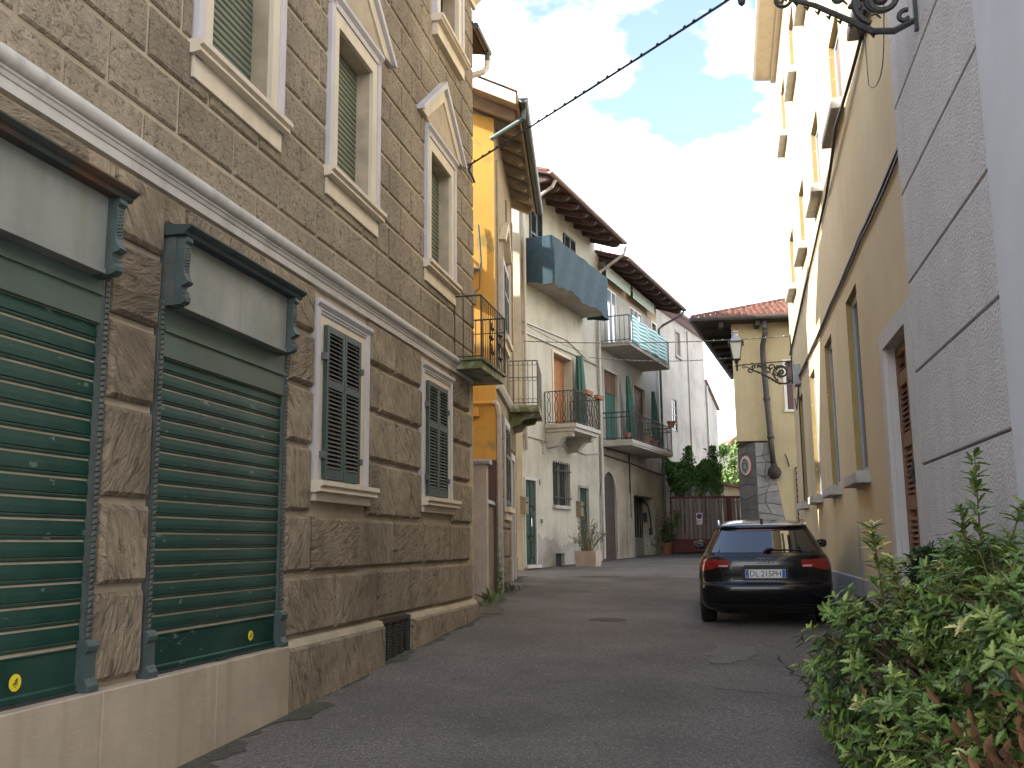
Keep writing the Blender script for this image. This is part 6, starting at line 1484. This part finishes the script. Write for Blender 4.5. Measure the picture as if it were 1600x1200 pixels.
shoot(at_px(1540, 990, 5.7), at_px(1523, 716, 5.7), 24, .1, [0, 0, 1]); shoot(at_px(1530, 960, 5.75), at_px(1500, 798, 5.8), 14, .1, [0, 1]); shoot(at_px(1545, 940, 5.6), at_px(1600, 782, 5.5), 14, .1, [0, 0, 1]); shoot(at_px(1560, 960, 5.6), at_px(1580, 850, 5.5), 12, .1, [0, 1])
for (u, v, Y) in ((1470, 905, 6.0), (1560, 900, 5.6), (1510, 940, 5.9), (1440, 930, 6.1), (1330, 945, 6.3), (1590, 880, 5.5)): shoot(at_px(u+5, v+80, Y), at_px(u, v, Y), 9, .1, [0, 1, 1, 2])
for (u, v, Y) in ((1290, 955, 6.4), (1283, 1000, 6.3), (1285, 1090, 6.0), (1300, 1060, 6.1), (1295, 1150, 5.9), (1320, 1175, 5.6)): shoot(at_px(u+70, v+25, Y), at_px(u, v, Y), 8, .1, [0, 0, 3])
for i in range(40): p = at_px(random.uniform(1425, 1475), random.uniform(850, 905), 6.5); whorl(p, (random.gauss(0, .5), -.3, 1), 7, .075, 3)
tw.build('branches', 'twig', bush, kind='stuff')
kinds = ['leaf_green', 'leaf_lime', 'leaf_cream', 'leaf_dark']
lm = [leaf_mesh('leaf', k) for k in kinds]
def leaf_matrix(L):
    p, q, up, s_, k = L; x = q.cross(up).normalized(); z = x.cross(q)
    return Matrix(((x.x*s_, q.x*s_, z.x*s_, p.x), (x.y*s_, q.y*s_, z.y*s_, p.y), (x.z*s_, q.z*s_, z.z*s_, p.z), (0, 0, 0, 1)))
cam_l = Vector((0, 0, EYE))-Vector((BX, BY, BZ))
order = sorted(range(len(leaves)), key=lambda i: (leaves[i][0]-cam_l).length-.9*(random.random()))
near = set(order[:300])
for i in order[:300]:
    L = leaves[i]; o = bpy.data.objects.new('leaf', lm[L[4]]); COL.objects.link(o); o.parent = bush; o.matrix_local = leaf_matrix(L)
HV, HF = holly(); HV = np.array([(*v, 1) for v in HV]); HF = np.array(HF)
mv, mf, mi_ = [], [], []; k0 = 0
for i in order[300:]:
    mv.append((HV @ np.array(leaf_matrix(leaves[i])).T)[:, :3]); mf.append(HF+k0); mi_ += [leaves[i][4]]*len(HF); k0 += len(HV)
mb = MB(); mb.v = [tuple(v) for v in np.concatenate(mv)]; mb.f = [tuple(int(x) for x in f) for f in np.concatenate(mf)]; mb.mi = mi_
mb.build('foliage', kinds, bush, fix=False, kind='stuff')
# withered leaves at its foot
x, y = 2.17, 4.3; z = gz(x, y)
dl = thing('withered_shrub', 'clump of dry brown leaves at the lower right corner below the bush', 'dead plant', loc=(x, y, z))
mb = MB(); V, F_ = holly(.6, .34, False); V = np.array([(*v, 1) for v in V])
for i in range(520):
    p = Vector((random.gauss(.12, .22), random.gauss(0, .2), abs(random.gauss(.42, .17)))); q = Vector((random.gauss(0, .6), random.gauss(-.2, .6), random.gauss(-.7, .5))).normalized(); up = q.orthogonal()
    k = len(mb.v); A_ = np.array(leaf_matrix((p, q, up.normalized(), random.uniform(.07, .12), 0))); mb.v += [tuple(v) for v in (V @ A_.T)[:, :3]]; mb.f += [tuple(a+k for a in f) for f in F_]; mb.mi += [0]*len(F_)
mb.build('dry_leaves', 'leaf_brown', dl, fix=False, kind='stuff')
tw = MB()
for i in range(14): a = random.uniform(0, 6.28); tw.tube([(.1, 0, 0), (.1+.15*math.cos(a), .15*math.sin(a), .25), (.1+.28*math.cos(a), .26*math.sin(a), .42)], [.008, .006, .003], 4)
tw.build('stems', 'twig', dl, kind='stuff')
# weeds along the left walls
def blades(name, label, x, y, n, h, spread, mat='leaf_green', leafy=False):
    z = gz(x, y); t = thing(name, label, 'weed', loc=(x, y, z)); mb = MB(); V, F_ = holly(.9, .22 if not leafy else .5, False); V = np.array([(*v, 1) for v in V])
    for i in range(n):
        a = random.uniform(0, 6.28); q = Vector((math.cos(a)*.5, math.sin(a)*.5, random.uniform(.5, 1.2))).normalized(); p = Vector((random.gauss(0, spread), random.gauss(0, spread), 0 if not leafy else abs(random.gauss(0, h*.5))))
        A_ = np.array(leaf_matrix((p, q, q.orthogonal().normalized(), h*random.uniform(.5, 1.1)*(.085 if leafy else 1), 0))); k = len(mb.v); mb.v += [tuple(v) for v in (V @ A_.T)[:, :3]]; mb.f += [tuple(c+k for c in f) for f in F_]; mb.mi += [0]*len(F_)
    mb.build('blades', mat, t, fix=False, kind='stuff'); return t
blades('weed_tuft', 'tuft of long green weeds at the foot of the concrete gate post', -.42, 16.15, 22, .24, .05, 'leaf_weed')
blades('weed_tuft', 'low scattered weeds on the ground in front of the side gate', -.52, 15.4, 40, .08, .12, 'leaf_weed')
t = blades('climbing_weed', 'thin weed climbing the drainpipe of the yellow house', -.24, 17.90, 170, .62, .03, 'leaf_weed', True)
blades('weed_tuft', 'small weeds at the plinth of the yellow house', -.1, 18.6, 26, .2, .12, 'leaf_olive')
